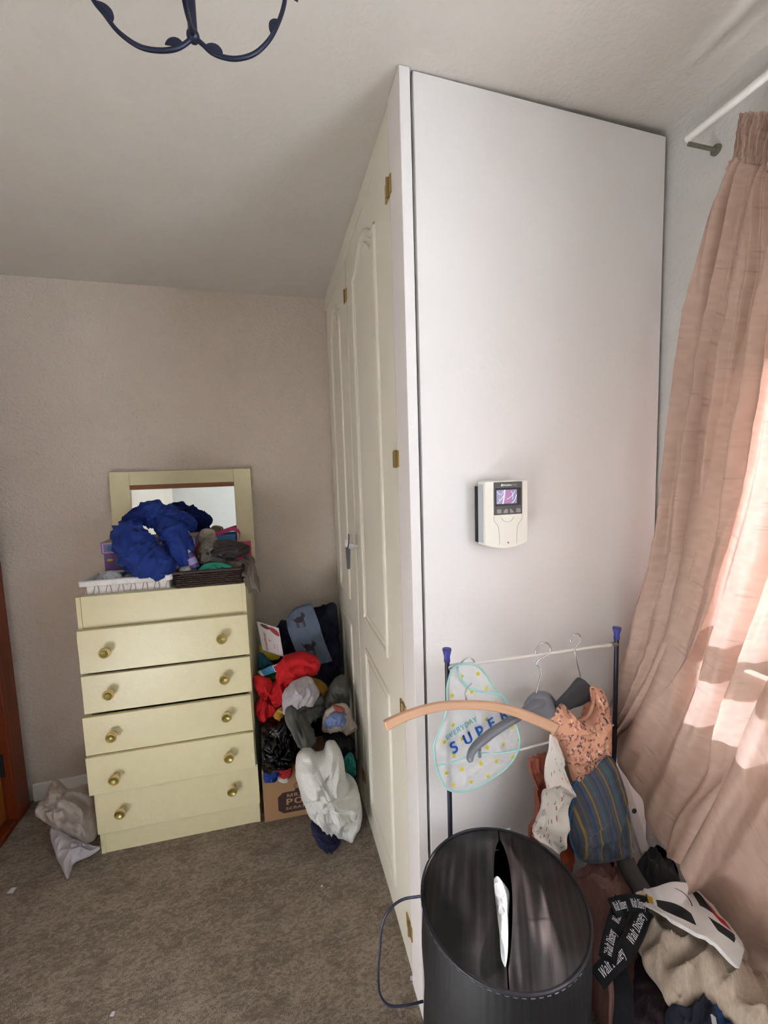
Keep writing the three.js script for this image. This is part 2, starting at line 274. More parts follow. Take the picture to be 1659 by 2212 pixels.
// ---------------------------------------------------------------- built-in wardrobe
const WX = .328, WE = -.966;                      // door plane and end panel plane
{
  const w = thing('wardrobe', 'cream white built-in wardrobe with panelled doors and tall plain end panel', 'wardrobe');
  const sh = new THREE.Shape(); sh.moveTo(.364, 0); sh.lineTo(XR - .010, 0); sh.lineTo(XR - .014, HC - .024); sh.lineTo(.364, HC - .004); sh.closePath();
  const eg = new THREE.ExtrudeGeometry(sh, { depth: .016, bevelEnabled: true, bevelSize: .0015, bevelThickness: .0015, bevelSegments: 1 }); eg.translate(0, 0, WE - .0175);
  mesh('end_panel', uvBox(eg), M.panel, w);
  mesh('corner_stile', box(WX, WX + .026, 0, HC - .001, WE - .088, WE + .004, .002), M.panel, w);
  mesh('top_rail', box(WX + .004, WX + .022, 2.325, HC - .002, ZB + .002, WE - .088, .002), M.doorWhite, w);
  mesh('plinth', box(WX + .012, WX + .03, 0, .03, ZB + .002, WE - .088), M.doorWhite, w);
  mesh('carcass', join([box(WX + .03, XR - .004, .0, .02, ZB + .004, WE - .02), box(WX + .04, XR - .004, HC - .04, HC - .02, ZB + .004, WE - .02), box(WX + .03, WX + .045, .03, 2.32, -1.72, -1.69)]), M.doorWhite, w);
  function wardrobeDoor(z0, z1, x, yaw, hinges, knobZ) {   // z0 near edge, z1 far edge; built at the near edge, turned about it
    const L = z0 - z1, y0 = .032, y1 = 2.322, p = new THREE.Group();
    const dm = mesh('door', new THREE.BoxGeometry(.018, y1 - y0, L).translate(.009, (y0 + y1) / 2, -L / 2), M.doorWhite, w);
    dm.position.set(x, 0, z0); dm.rotation.y = yaw;
    const bead = (pts, r = .011) => { // half-round moulding on the face
      const list = []; for (let i = 0; i < pts.length - 1; i++) { const a = V(0, pts[i][1], -pts[i][0]), b = V(0, pts[i + 1][1], -pts[i + 1][0]); const g = rod(a, b, r, 10); list.push(g, new THREE.SphereGeometry(r, 10, 8).translate(a.x, a.y, a.z)); }
      const g = join(list); g.scale(.65, 1, 1); return g;
    };
    const a = .165, b = L - .13, arch = []; const yT = 2.19, yB = .93;
    for (let i = 0; i <= 16; i++) { const t = i / 16, zz = a + (b - a) * t; arch.push([zz, yT + .06 * Math.pow(Math.sin(Math.PI * clamp((t - .12) / .76, 0, 1)), 1.2)]); }
    const up = [[a, yB], [a, yT], ...arch, [b, yT], [b, yB], [a, yB]], in1 = .028;
    mesh('upper_moulding', bead(up), M.doorWhite, dm);
    mesh('inner_bead', bead(up.map(([z, y]) => [a + in1 + (z - a) * (b - a - 2 * in1) / (b - a), y > 1.5 ? y - in1 : y + in1]), .004), M.doorWhite, dm);
    const yl = .80, ylo = .15, low = [[a, ylo], [a, yl], [b, yl], [b, ylo], [a, ylo]];
    mesh('lower_moulding', bead(low), M.doorWhite, dm);
    mesh('inner_bead', bead(low.map(([z, y]) => [z < (a + b) / 2 ? a + in1 : b - in1, y > .4 ? yl - in1 : ylo + in1]), .004), M.doorWhite, dm);
    for (const y of hinges) {
      const h = mesh('hinge', box(-.004, .001, y - .021, y + .021, -.032, .020, .001), M.brass, dm); h.userData.label = 'small brass butt hinge';
      mesh('hinge_pin', rod(V(-.005, y - .023, -.002), V(-.005, y + .023, -.002), .0042, 10), M.brassDull, h);
    }
    const k = lathe([[0, 0], [.007, 0], [.006, .012], [.012, .018], [.016, .026], [.013, .034], [0, .037]], 20); k.rotateZ(Math.PI / 2); k.translate(0, 1.2, -knobZ);
    mesh('knob', k, std({ color: hex('#f2f0f2'), roughness: .3 }), dm).userData.label = 'white round knob';
    return p;
  }
  wardrobeDoor(WE - .092, -1.700, WX + .001, -.018, [2.19, 1.53, .84, .172], .612);
  wardrobeDoor(-1.706, ZB + .012, WX + .010, .0, [2.19, .172], .05);
}
{ // clothes peg hanging from the knob
  const o = onX([752, 1200], .29), g = thing('hair_clip', 'dark grey spring clip hanging from the white wardrobe knob', 'clip', [o.x, o.y, o.z]);
  mesh('cord', tube([V(.006, .085, 0), V(.004, .055, .004), V(0, .03, 0)], .0022, 12, 6), M.dark, g);
  const jaw = (s) => { const q = box(-.006, .006, -.055, .03, -.004, .004, .002); q.rotateX(s * .22); q.translate(0, 0, s * .012); return q; };
  const gm = std({ color: hex('#55565c'), roughness: .5 }); mesh('jaw', jaw(1), gm, g); mesh('jaw', jaw(-1), gm, g);
  mesh('spring', new THREE.TorusGeometry(.007, .0025, 8, 18).rotateY(Math.PI / 2), M.chrome, g);
}

// ---------------------------------------------------------------- heater controller on the end panel
{
  const g = thing('wall_controller', 'white wall-mounted controller with small colour screen and grey buttons', 'controller', [.505, 1.302, WE + .001]);
  const Wd = .115, Hd = .163;
  mesh('back_plate', box(-.0045, Wd + .004, .012, Hd - .010, 0, .0165, .002), M.black, g);
  // moulded cover: bulged in section, with a bowed lower edge
  const sh = new THREE.Shape(); sh.moveTo(0, .012); sh.quadraticCurveTo(Wd / 2, -.012, Wd, .012); sh.lineTo(Wd, Hd - .004); sh.quadraticCurveTo(Wd, Hd, Wd - .004, Hd); sh.lineTo(.004, Hd); sh.quadraticCurveTo(0, Hd, 0, Hd - .004); sh.closePath();
  const eg = new THREE.ExtrudeGeometry(sh, { depth: .026, bevelEnabled: true, bevelSize: .003, bevelThickness: .005, bevelSegments: 4, curveSegments: 16 }); eg.translate(0, 0, .017);
  const wm = std({ color: hex('#e9e5da'), roughness: .4 }); const cover = mesh('cover', eg, wm, g);
  mesh('side_band', box(-.0045, -.0025, .014, Hd - .005, .0175, .041, .001), std({ color: hex('#b3b9bb'), roughness: .5 }), cover);
  const F = .0485;
  mesh('fascia', box(.022, .1, .082, Hd - .001, F - .003, F + .0012, .001), std({ color: hex('#4a4746'), roughness: .5 }), g);
  mesh('screen_bezel', box(.026, .096, .104, .147, F, F + .0025, .001), M.black, g);
  const scr = canvasTex(256, 160, (c, w, h) => { c.fillStyle = '#8f86b4'; c.fillRect(0, 0, w, h); c.fillStyle = '#a86aa2'; c.beginPath(); c.moveTo(110, 10); c.lineTo(190, 0); c.lineTo(180, 150); c.lineTo(90, 160); c.fill(); c.strokeStyle = '#efe9f8'; c.lineCap = 'round'; for (const [a, b, q, d, e, f, l] of [[10, 20, 60, 90, 90, 10, 7], [105, 0, 100, 70, 80, 160, 16], [30, 100, 50, 140, 10, 150, 6], [40, 120, 90, 80, 100, 40, 9], [180, 20, 220, 50, 200, 110, 7], [250, 60, 240, 130, 190, 158, 9], [130, 110, 190, 90, 230, 20, 8]]) { c.lineWidth = l; c.beginPath(); c.moveTo(a, b); c.quadraticCurveTo(q, d, e, f); c.stroke(); } });
  mesh('screen_film', new THREE.PlaneGeometry(.056, .034).translate(.0555, .126, F + .003), std({ map: scr, roughness: .25 }), g).userData.label = 'screen under a creased purple protective film';
  const lab = canvasTex(512, 96, (c, w, h) => { c.fillStyle = '#4a4746'; c.fillRect(0, 0, w, h); c.fillStyle = '#f2f2f2'; c.fillRect(8, 18, 54, 60); c.fillStyle = '#4a4746'; c.fillRect(20, 30, 14, 36); c.fillStyle = '#f2f2f2'; c.font = 'bold 66px sans-serif'; c.fillText('Dimplex', 70, 72); c.fillStyle = '#8b8887'; c.fillText('XXW', 348, 72); });
  mesh('brand_strip', new THREE.PlaneGeometry(.046, .0085).translate(.063, .1545, F + .0016), std({ map: lab, roughness: .5 }), g);
  const bm = std({ color: hex('#8d8b89'), roughness: .5 });
  for (let k = 0; k < 4; k++) {
    const s = new THREE.Shape(), x = .029 + k * .0178, y = .0865, w = .0115, h = .0095;
    if (k === 1) { s.moveTo(x, y); s.lineTo(x + w, y); s.lineTo(x + w, y + h); s.quadraticCurveTo(x, y + h, x, y); } else if (k === 2) { s.moveTo(x, y); s.lineTo(x + w, y); s.quadraticCurveTo(x + w * .4, y + h, x, y + h); s.closePath(); } else { s.moveTo(x, y); s.lineTo(x + w, y); s.lineTo(x + w, y + h); s.lineTo(x, y + h); s.closePath(); }
    const q = new THREE.ExtrudeGeometry(s, { depth: .0015, bevelEnabled: true, bevelSize: .0004, bevelThickness: .0006, bevelSegments: 1 }); q.translate(0, 0, F + .001); mesh('button', q, bm, g);
  }
  const gr = std({ color: hex('#c9c4b8'), roughness: .5 });
  mesh('smile_groove', tube([V(.041, .076, F - .0002), V(.049, .067, F), V(.0595, .0635, F), V(.07, .067, F), V(.078, .076, F - .0002)], .0007, 24, 6), gr, g);
  for (const s of [-1, 1]) mesh('cover_seam', tube([V(.061 + s * .039, .08, F - .0003), V(.061 + s * .038, .068, F - .0003), V(.061 + s * .028, .055, F - .0003), V(.061 + s * .025, .04, F - .0003), V(.061 + s * .024, .008, F - .0003)], .0007, 30, 6), gr, g);
  mesh('screw', new THREE.CylinderGeometry(.0022, .0022, .002, 14).rotateX(Math.PI / 2).translate(.061, .012, F), M.brassDull, g);
}

// ---------------------------------------------------------------- chest of drawers with its mirror
const DT = -.0448, DR = [-.727, 0, -1.822];
const dl = (u, y, w) => V(u, y, w).applyAxisAngle(V(0, 1, 0), DT).add(V(...DR));   // dresser-local to world, w < 0 behind the front
{
  const g = thing('chest_of_drawers', 'cream chest of five drawers with brass-ringed knobs', 'drawers', DR, DT);
  const W = .617, D = .355, H = 1.06;
  for (const x of [0, W - .016]) mesh('side_panel', box(x, x + .016, 0, H, -D, 0, .0015), M.cream, g);
  mesh('top_panel', box(.016, W - .016, H - .02, H, -D, -.017), M.cream, g);
  mesh('back_panel', box(.016, W - .016, .02, H - .03, -D, -D + .006), M.creamEdge, g);
  mesh('front_fascia', box(.016, W - .016, .935, H - .001, -.016, -.003, .0015), M.cream, g);
  mesh('rail', box(.016, W - .016, .918, .934, -.03, .004, .001), M.creamEdge, g);
  mesh('plinth', box(.016, W - .016, 0, .10, -.02, -.003, .001), M.cream, g);
  const knobG = lathe([[0, 0], [.011, 0], [.0105, .006], [.0125, .015], [.0185, .023], [.0205, .029], [.0195, .0335], [.0165, .035]], 28).rotateX(Math.PI / 2);
  const ringG = new THREE.TorusGeometry(.0165, .0024, 10, 30).translate(0, 0, .0345), discG = lathe([[0, .030], [.008, .031], [.0155, .0345]], 24).rotateX(Math.PI / 2);
  const knobM = std({ color: hex('#dcc58f'), roughness: .28 }), discM = std({ color: hex('#8d8446'), metalness: .5, roughness: .3 });
  const rows = [[.765, .934, .0, .020, .849, .853], [.605, .756, 0, .022, .684, .685], [.442, .596, -.005, .032, .520, .531], [.285, .440, -.003, .044, .354, .364], [.102, .281, .003, .022, .196, .202]];
  for (const [y0, y1, x, out, kl, kr] of rows) {
    const d = mesh('drawer', box(x, x + .619, y0, y1, out - .017, out, .0022), M.cream, g);
    mesh('drawer_box', join([box(.03, .042, y0 + .02, y1 - .03, -.36, out - .018), box(W - .042, W - .03, y0 + .02, y1 - .03, -.36, out - .018), box(.042, W - .042, y0 + .02, y0 + .028, -.36, out - .018), box(.042, W - .042, y0 + .02, y1 - .03, -.36, -.35)]), M.creamEdge, d);
    for (const [kx, ky] of [[.1, kl], [.518, kr]]) {
      const k = mesh('knob', knobG, knobM, d); k.position.set(kx, ky, out); k.userData.label = 'cream knob with brass ring';
      mesh('knob_ring', ringG, M.brass, k); mesh('knob_disc', discG, discM, k);
    }
  }
}
{
  const z = -2.207, g = thing('mirror', 'rectangular mirror in a wide cream frame leaning on the wall', 'mirror', [-.388, 1.045, z]), T = .49, B = .017;
  g.rotation.x = -.075;
  const a = -.315, b = .31, ia = -.232, ib = .228, it = .425, ib0 = .06;
  mesh('frame_side', box(a, ia, B, T, 0, .02, .003), M.cream, g); mesh('frame_side', box(ib, b, B, T, 0, .02, .003), M.cream, g);
  mesh('frame_top', box(ia, ib, it, T, 0, .02, .003), M.cream, g); mesh('frame_bottom', box(ia, ib, B, ib0, 0, .02, .003), M.cream, g);
  mesh('glass', box(ia, ib, ib0, it, .002, .008), std({ color: hex('#eef4f2'), metalness: 1, roughness: .015 }), g);
  mesh('inner_lip', box(ia, ib, it - .02, it, .009, .022, .001), std({ color: hex('#8a5a34'), roughness: .6 }), g).userData.label = 'brown wooden strip';
}

// ---------------------------------------------------------------- curtain, rails
{
  const slub = tex(512, (u, v) => { const a = smooth(.80, .95, n200(u * .16, v * 1.5)) * smooth(.5, .7, n64(u, v)) * .12; const k = .94 + .06 * n128(u, v) - a; return [k, k * .985, k * .97]; });
  const m = phys({ color: hex('#bea294'), map: rep(slub, 1, 1), roughness: .55, transmission: .12, thickness: 0, sheen: .5, sheenRoughness: .4, sheenColor: hex('#d8b8a0'), bumpMap: rep(weaveBump, 8, 8), bumpScale: .0004 });
  const g = thing('curtain', 'tan satin curtain with gathered header, swept aside and bunched low', 'curtain');
  // left edge, top to bottom, then further columns of the hanging cloth
  const col0 = [[1597, 345, 1.0], [1562, 420, 1.0], [1515, 600, .995], [1482, 760, .99], [1455, 950, .98], [1432, 1110, .97], [1415, 1215, .96], [1378, 1330, .945], [1348, 1440, .93], [1328, 1530, .915], [1311, 1608, .90]].map(([a, b, x]) => onX([a, b], x));
  const ends = [[1362, 1690, .89], [1408, 1790, .89], [1446, 1852, .87], [1468, 1874, .84], [1496, 1962, .90], [1576, 2056, .985], [1680, 2140, 1.01]].map(([a, b, x]) => onX([a, b], x));
  ends.push(V(1.02, .44, -.42), V(1.02, .44, -.28), V(1.02, .44, -.14));
  const back = col0.map(p => V(XR - .012, p.y, Math.max(p.z - .004, -.94) + .012)), mid = col0.map((p, j) => back[j].clone().lerp(p, .55).add(V(0, 0, -.006)));
  const cols = [back, mid, col0], NR = col0.length;
  ends.forEach((e, k) => {
    const c = [], t = (k + 1) / ends.length, zt = -.735 + .60 * Math.pow(t, .9), ze = -.735 + .62 * t;
    for (let j = 0; j < NR; j++) {
      const v = j / (NR - 1), y = col0[0].y + (e.y - col0[0].y) * v;
      const bulge = .05 * Math.sin(Math.PI * v) * (1 - t), w = Math.pow(v, 2.4), w0 = Math.pow(v, 1.5);
      const x = 1.0 + (e.x - 1.0) * w, z = zt + (e.z - zt) * (t < .45 ? w0 * .55 + w * .45 : w);
      c.push(V(x - bulge * .5, y, z));
    }
    cols.push(c);
  });
  const rows = []; for (let j = 0; j < NR; j++) rows.push(cols.map(c => c[j]));
  const pleat = (u, v) => {
    const ph = u * 2 * Math.PI * 9.5 + .9 * Math.sin(v * 4 + u * 9) + .5 * noise3(u * 4, v * 2.2, 3);
    const amp = (.026 - .008 * v) * (.55 + .45 * noise3(u * 5, v * 1.6, 8) + .3) * smooth(0, .04, u + .01);
    return amp * (Math.sin(ph) + .35 * Math.sin(2 * ph + 1)) * smooth(-.05, .12, v + .03) * (1 - .35 * smooth(.6, 1, v)) + .018 * noise3(u * 7, v * 5, 17) * smooth(.5, .9, v);
  };
  mesh('drape', sheet(rows, { nu: 220, nv: 150, wr: .004, freq: 9, seed: 41, stretch: .35, ang: 1.3, fold: pleat, metres: true, solid: false }), m, g);
  // the leading fold that lies in front, its edge sweeping down to the left
  const lead = [[1690, 345], [1684, 420], [1672, 600], [1650, 760], [1616, 950], [1584, 1110], [1561, 1215], [1530, 1330], [1478, 1440], [1402, 1530], [1322, 1606]];
  const fr = lead.map((p, j) => { const a = col0[j].clone().add(V(-.016, 0, .003)), b = onX(p, Math.min(.968, a.x + .012) - .012 * Math.sin(j / 10 * Math.PI)); return [0, .2, .4, .6, .8, 1].map(t => a.clone().lerp(b, t)); });
  mesh('leading_fold', sheet(fr, { nu: 90, nv: 150, wr: .006, freq: 8, seed: 43, stretch: .3, ang: 1.35, metres: true, solid: false, fold: (u, v) => (.013 * Math.sin(u * 21 + 1.2 * Math.sin(v * 4) + 2 * noise3(u * 2, v * 1.5, 3)) + .007 * Math.sin(u * 47 + 3 * noise3(u * 3, v * 2, 9)) * (1 - v) + .010 * noise3(u * 3, v * 4, 6)) * (1 - .45 * v) * smooth(-.1, .12, v) }), m, g);
  // ruffled header band above the tape
  const top = [...fr[0], ...cols.slice(6).map(c => c[0])], hd = [[], []]; for (const p of top) { hd[0].push(V(p.x + .01, p.y + .085, p.z + .002)); hd[1].push(V(p.x - .004, p.y - .012, p.z)); }
  mesh('header', sheet(hd, { nu: 260, nv: 14, wr: .006, freq: 30, seed: 5, solid: false, metres: true, fold: (u, v) => .014 * Math.sin(u * 210 + 3 * noise3(u * 20, 0, 2)) * (.6 + .4 * noise3(u * 30, v * 2, 4)) }), m, g).userData.label = 'tightly ruffled heading';
  mesh('curtain_track', rod(V(1.03, col0[0].y + .02, -.75), V(1.03, col0[0].y + .02, 1.0), .008), M.white, g);
}
{
  const g = thing('curtain_pole', 'plain white curtain pole under the ceiling above the window', 'curtain pole');
  mesh('pole', rod(V(1.0, 2.256, -.842), V(1.0, 2.256, 1.2), .0085, 16), M.white, g);
  const b = onX([1487, 307], 1.0); mesh('bracket', join([rod(V(1.0, 2.243, -.838), V(XR, 2.243, -.838), .0045), new THREE.CylinderGeometry(.012, .012, .006, 16).rotateZ(Math.PI / 2).translate(XR - .003, 2.243, -.838)]), std({ color: hex('#6f6b5d'), roughness: .7 }), g).userData.label = 'bare metal bracket';
  mesh('bracket', join([rod(V(1.0, 2.243, 1.1), V(XR, 2.243, 1.1), .0045)]), std({ color: hex('#6f6b5d'), roughness: .7 }), g);
}
{ // wrought iron ceiling light
  const Z = -.75, g = thing('ceiling_lamp', 'black wrought iron ceiling light with curling leafed arms', 'ceiling light');
  const hub = onZ([417, 78], Z);
  mesh('stem', rod(hub.clone(), V(hub.x, HC, hub.z), .0068, 14), M.iron, g);
  mesh('ceiling_rose', lathe([[0, 0], [.05, 0], [.055, -.01], [.03, -.03], [.008, -.04]], 28).translate(hub.x, HC, hub.z), M.iron, g);
  mesh('hub', new THREE.SphereGeometry(.0095, 18, 12).translate(hub.x, hub.y, hub.z), M.iron, g);
  const arms = [[[417, 80], [400, 95], [378, 106], [340, 109], [300, 100], [255, 68], [225, 30], [203, 2], [188, -35]], [[417, 80], [437, 95], [455, 112], [480, 123], [510, 127], [548, 117], [580, 88], [600, 52], [614, 8], [618, -35]]];
  const leaf = (p, len, rot) => { const s = new THREE.Shape(); s.moveTo(-len / 2, 0); s.quadraticCurveTo(-len * .3, len * .42, len * .1, len * .42); s.quadraticCurveTo(len * .45, len * .36, len / 2, 0); s.closePath(); const q = new THREE.ExtrudeGeometry(s, { depth: .0016, bevelEnabled: true, bevelSize: .0006, bevelThickness: .0006, bevelSegments: 1 }); q.rotateZ(rot); q.translate(p.x, p.y, p.z); return q; };
  const tip = (c) => { const e = c.getPoint(1); return lathe([[0, 0], [.02, .004], [.024, .012], [.012, .014], [.011, .07], [0, .07]], 20).translate(e.x, e.y, e.z); };
  const leafs = [[[378, 100, .026, 0.05], [222, 28, .03, -.95]], [[462, 112, .026, -.42], [596, 62, .026, 1.15], [632, -2, .016, -.3]]];
  arms.forEach((a, k) => {
    const c = new THREE.CatmullRomCurve3(a.map(p => onZ(p, Z)), false, 'centripetal');
    const m = mesh('arm', new THREE.TubeGeometry(c, 60, .0034, 8), M.iron, g); mesh('cup', tip(c), M.iron, m);
    for (const [x, y, l, r] of leafs[k]) mesh('leaf', leaf(onZ([x, y], Z - .001), l, r), M.iron, m);
  });
  const c = new THREE.CatmullRomCurve3([V(0, 0, 0), V(0, -.012, .03), V(0, -.03, .08), V(0, -.01, .14), V(0, .05, .17)].map(p => p.add(hub)), false, 'centripetal');
  const m = mesh('arm', new THREE.TubeGeometry(c, 40, .0034, 8), M.iron, g); mesh('cup', tip(c), M.iron, m);
}

// ---------------------------------------------------------------- clothes rail and what hangs on it
const RZ = -.885;
const railA = onZ([966, 1436], RZ), railB = onZ([1332, 1386], RZ), RY = railA.y;
{
  const g = thing('clothes_rack', 'low dark metal clothes rack with blue end caps and white crossbars', 'clothes rack');
  const pm = std({ color: hex('#2a2c38'), metalness: .4, roughness: .4 }), cap = std({ color: hex('#3b3f8f'), roughness: .5 }), bar = std({ color: hex('#e4dfd8'), roughness: .4 });
  for (const p of [railA, railB]) {
    mesh('post', rod(V(p.x, .012, RZ), V(p.x, p.y + .012, RZ), .0058, 14), pm, g);
    mesh('post_cap', lathe([[0, 0], [.0075, 0], [.0068, .012], [.0105, .028], [.0105, .031], [0, .031]], 20).translate(p.x, p.y + .008, RZ), cap, g);
    mesh('foot', rod(V(p.x, .012, RZ - .06), V(p.x, .012, RZ + .012), .009, 12), pm, g);
    mesh('clamp', rod(V(p.x, p.y - .006, RZ), V(p.x + (p === railA ? .035 : -.018), p.y - .006, RZ), .0065, 12), M.chrome, g);
  }
  mesh('top_bar', rod(V(railA.x, RY - .006, RZ), V(railB.x, railB.y - .006, RZ), .0038, 10), bar, g);
  const lb = onZ([1150, 1610], RZ).y; mesh('lower_bar', rod(V(railA.x, lb - .01, RZ), V(railB.x, lb + .005, RZ), .003, 10), bar, g);
}
const hookM = M.chrome;
function hookPts(c, r, s = 1) { const a = []; for (let i = 0; i <= 10; i++) { const t = -0.5 + i / 10 * 3.9; a.push(V(c.x + s * r * Math.cos(t), c.y + r * Math.sin(t), c.z)); } return a; }
{ // wooden hanger, turned a little towards the room
  const z = RZ + .012, g = thing('wooden_hanger', 'pale bare wooden coat hanger hung on the rack', 'coat hanger', [0, 0, 0], 0, 'coat hangers on the rack');
  const up = [[830, 1560], [880, 1538], [940, 1521], [1000, 1516], [1060, 1518], [1110, 1528], [1160, 1545], [1210, 1566]], lo = [[836, 1580], [884, 1556], [945, 1538], [1000, 1533], [1060, 1536], [1107, 1547], [1155, 1566], [1200, 1586]];
  const zz = (k, n) => RZ + .075 + .006 * Math.cos(k / n * Math.PI * 2);
  const rows = [up.map((p, k) => onZ(p, zz(k, 7))), lo.map((p, k) => onZ(p, zz(k, 7)))];
  const wm = tex([512, 64], (u, v) => lerp3([.77, .60, .48], [.84, .68, .55], .6 * n16(u * .6, v * 2) + .4 * n64(u * .2, v * 3)));
  mesh('shoulder_bar', sheet(rows, { nu: 60, nv: 6, thick: .008, wr: 0 }), std({ map: wm, roughness: .5 }), g);
  const c = onZ([1012, 1462], RZ + .004), base = onZ([1008, 1516], zz(3.3, 7) - .006);
  mesh('hook', tube([...hookPts(V(c.x, RY - .011, RZ), .019).reverse(), V(c.x + .012, RY - .045, RZ + .004), V(base.x, base.y + .02, base.z - .004), base], .0021, 60, 8), hookM, g);
}
{ // grey plastic hanger, pointing into the room
  const g = thing('grey_hanger', 'chunky grey plastic coat hanger with steel hook', 'coat hanger', [0, 0, 0], 0, 'coat hangers on the rack');
  const gm = std({ color: hex('#72767f'), roughness: .35 });
  const c = onZ([1166, 1435], RZ), neck = onZ([1158, 1497], RZ + .02);
  const P = [onZ([1013, 1648], RZ + .09), onZ([1020, 1622], RZ + .085), onZ([1060, 1585], RZ + .062), onZ([1110, 1553], RZ + .045), onZ([1155, 1522], RZ + .022), V(neck.x + .06, neck.y - .045, RZ - .03), V(neck.x + .11, neck.y - .09, RZ - .05)];
  mesh('arm', roll(P, [.0085, .0125, .0125, .013, .02, .015, .010], { wr: 0, flat: .8, seg: 70, rad: 24 }), gm, g);
  const s = [[1150, 1500], [1176, 1495], [1196, 1522], [1194, 1546], [1160, 1552], [1132, 1530]]; mesh('shoulder_block', lump(s, { z: RZ + .012 }, { thick: .014, back: .012, wr: 0, edge: 0, puff: 5 }), gm, g);
  mesh('trouser_clip', box(-.003, .003, -.02, 0, -.002, .002).translate(...onZ([1036, 1618], RZ + .075).toArray()), gm, g);
  mesh('hook', tube([...hookPts(V(c.x + .01, RY - .004, RZ), .021).reverse(), V(c.x - .012, RY - .03, RZ + .004), V(c.x - .004, RY - .05, RZ + .01), neck], .0022, 60, 8), hookM, g);
}
{ // the hanger under the flowered top
  const g = thing('black_hanger', 'dark grey plastic hanger inside the flowered peach top', 'coat hanger', [0, 0, 0], 0, 'coat hangers on the rack');
  const gm = std({ color: hex('#3d4045'), roughness: .5 }), c = onZ([1243, 1420], RZ), n = onZ([1254, 1462], RZ + .006);
  mesh('shoulder_bar', sheet([[[1200, 1528], [1232, 1494], [1255, 1468], [1272, 1478], [1290, 1500]].map(p => onZ(p, RZ + .012)), [[1206, 1552], [1234, 1532], [1255, 1525], [1276, 1515], [1300, 1520]].map(p => onZ(p, RZ + .012))], { nu: 30, nv: 8, thick: .012, wr: 0 }), gm, g);
  mesh('hook', tube([...hookPts(V(c.x, RY + .012, RZ), .015).reverse(), V(c.x - .004, RY - .012, RZ + .003), n], .0018, 50, 8), hookM, g);
}
{ // clear plastic bib
  const g = thing('plastic_bib', 'clear plastic bib with yellow stars, mint trim and blue lettering', 'bib');
  const o = (a) => a.map(([x, y]) => [800 + x / 2.592, 1340 + y / 2.592]);
  const out = o([[470, 262], [590, 250], [690, 370], [768, 468], [822, 600], [836, 680], [822, 740], [770, 820], [650, 905], [560, 948], [490, 960], [430, 943], [385, 870], [362, 780], [358, 690], [390, 610], [428, 500], [432, 360]]);
  const z = RZ + .014, film = canvasTex(768, 1024, (c, w, h) => {
    c.fillStyle = '#fbfcfd'; c.fillRect(0, 0, w, h); const r = rng(5); c.fillStyle = '#f4e23a';
    for (let j = 0; j < 8; j++) for (let i = 0; i < 5; i++) { const x = 80 + i * 150 + (j % 2) * 70 + r() * 20, y = 90 + j * 120 + r() * 20, s = 22; c.beginPath(); for (let k = 0; k < 10; k++) { const a = k * Math.PI / 5 + r() * .1, q = k % 2 ? s * .5 : s; c.lineTo(x + q * Math.sin(a), y - q * Math.cos(a)); } c.fill(); }
    c.save(); c.translate(150, 690); c.rotate(-.38); c.fillStyle = '#2a74cc'; c.font = 'bold 128px sans-serif'; let x = 0; for (const ch of 'SUPER') { c.fillText(ch, x, 0); x += 118; } c.fillStyle = '#8fd0d8'; c.font = 'bold 60px sans-serif'; c.fillText('EVERYDAY', 0, -130); c.restore();
  });
  const fm = phys({ map: film, transmission: .7, thickness: 0, roughness: .35, ior: 1.45 });
  mesh('film', lump(out, { z }, { thick: .006, back: .001, wr: .008, freq: 9, seed: 3, edge: 0, rings: 30, puff: 6 }), fm, g);
  const tm = std({ color: hex('#9fd3cc'), roughness: .5 });
  mesh('trim', tube(out.map(p => onZ(p, z + .002)), .0022, 160, 8, true), tm, g);
  mesh('neck_trim', tube(o([[488, 262], [505, 320], [545, 372], [610, 398], [690, 410], [745, 430], [768, 468]]).map(p => onZ(p, z + .009)), .0028, 60, 8), tm, g);
  mesh('pocket_trim', tube(o([[380, 812], [450, 798], [540, 765], [640, 745], [740, 740], [826, 725]]).map(p => onZ(p, z + .007)), .0022, 50, 8), tm, g);
}
function printed(base, draw, w = 512, h = 512) { return canvasTex(w, h, (c) => { c.fillStyle = base; c.fillRect(0, 0, w, h); draw(c, w, h); }); }
const floral = (base, cols, n, s, seed) => printed(base, (c, w, h) => { const r = rng(seed); for (let i = 0; i < n; i++) { const x = r() * w, y = r() * h; c.fillStyle = cols[Math.floor(r() * cols.length)]; for (let k = 0; k < 4; k++) { c.beginPath(); c.ellipse(x + (r() - .5) * s * 2, y + (r() - .5) * s * 2, s * (.4 + r() * .6), s * (.3 + r() * .4), r() * 3, 0, 7); c.fill(); } } });
const prt = (map, o = {}) => phys({ map, roughness: .92, sheen: .2, sheenRoughness: .6, bumpMap: rep(weaveBump, 2, 2), bumpScale: .0005, ...o });
{
  const g = thing('child_shirt', 'peach child\'s top with dark flower print on a hanger', 'top');
  const out = [[1188, 1575], [1200, 1535], [1215, 1520], [1226, 1540], [1245, 1553], [1268, 1545], [1282, 1512], [1280, 1482], [1302, 1492], [1314, 1530], [1319, 1580], [1314, 1625], [1295, 1642], [1270, 1668], [1245, 1695], [1236, 1685], [1226, 1650], [1208, 1610]];
  mesh('bodice', lump(out, { z: RZ + .02 }, { thick: .035, back: .015, wr: .022, freq: 13, seed: 12, edge: .02, stretch: .5, ang: .4 }), prt(floral('#d9a184', ['#6b4a4e', '#a86f62', '#51525f', '#e9bda4'], 420, 7, 4)), g);
  mesh('neck_binding', tube([[1213, 1522], [1225, 1543], [1245, 1556], [1268, 1548], [1282, 1515], [1281, 1488]].map(p => onZ(p, RZ + .04)), .004, 40, 8), cloth('#d59a7e'), g);
}
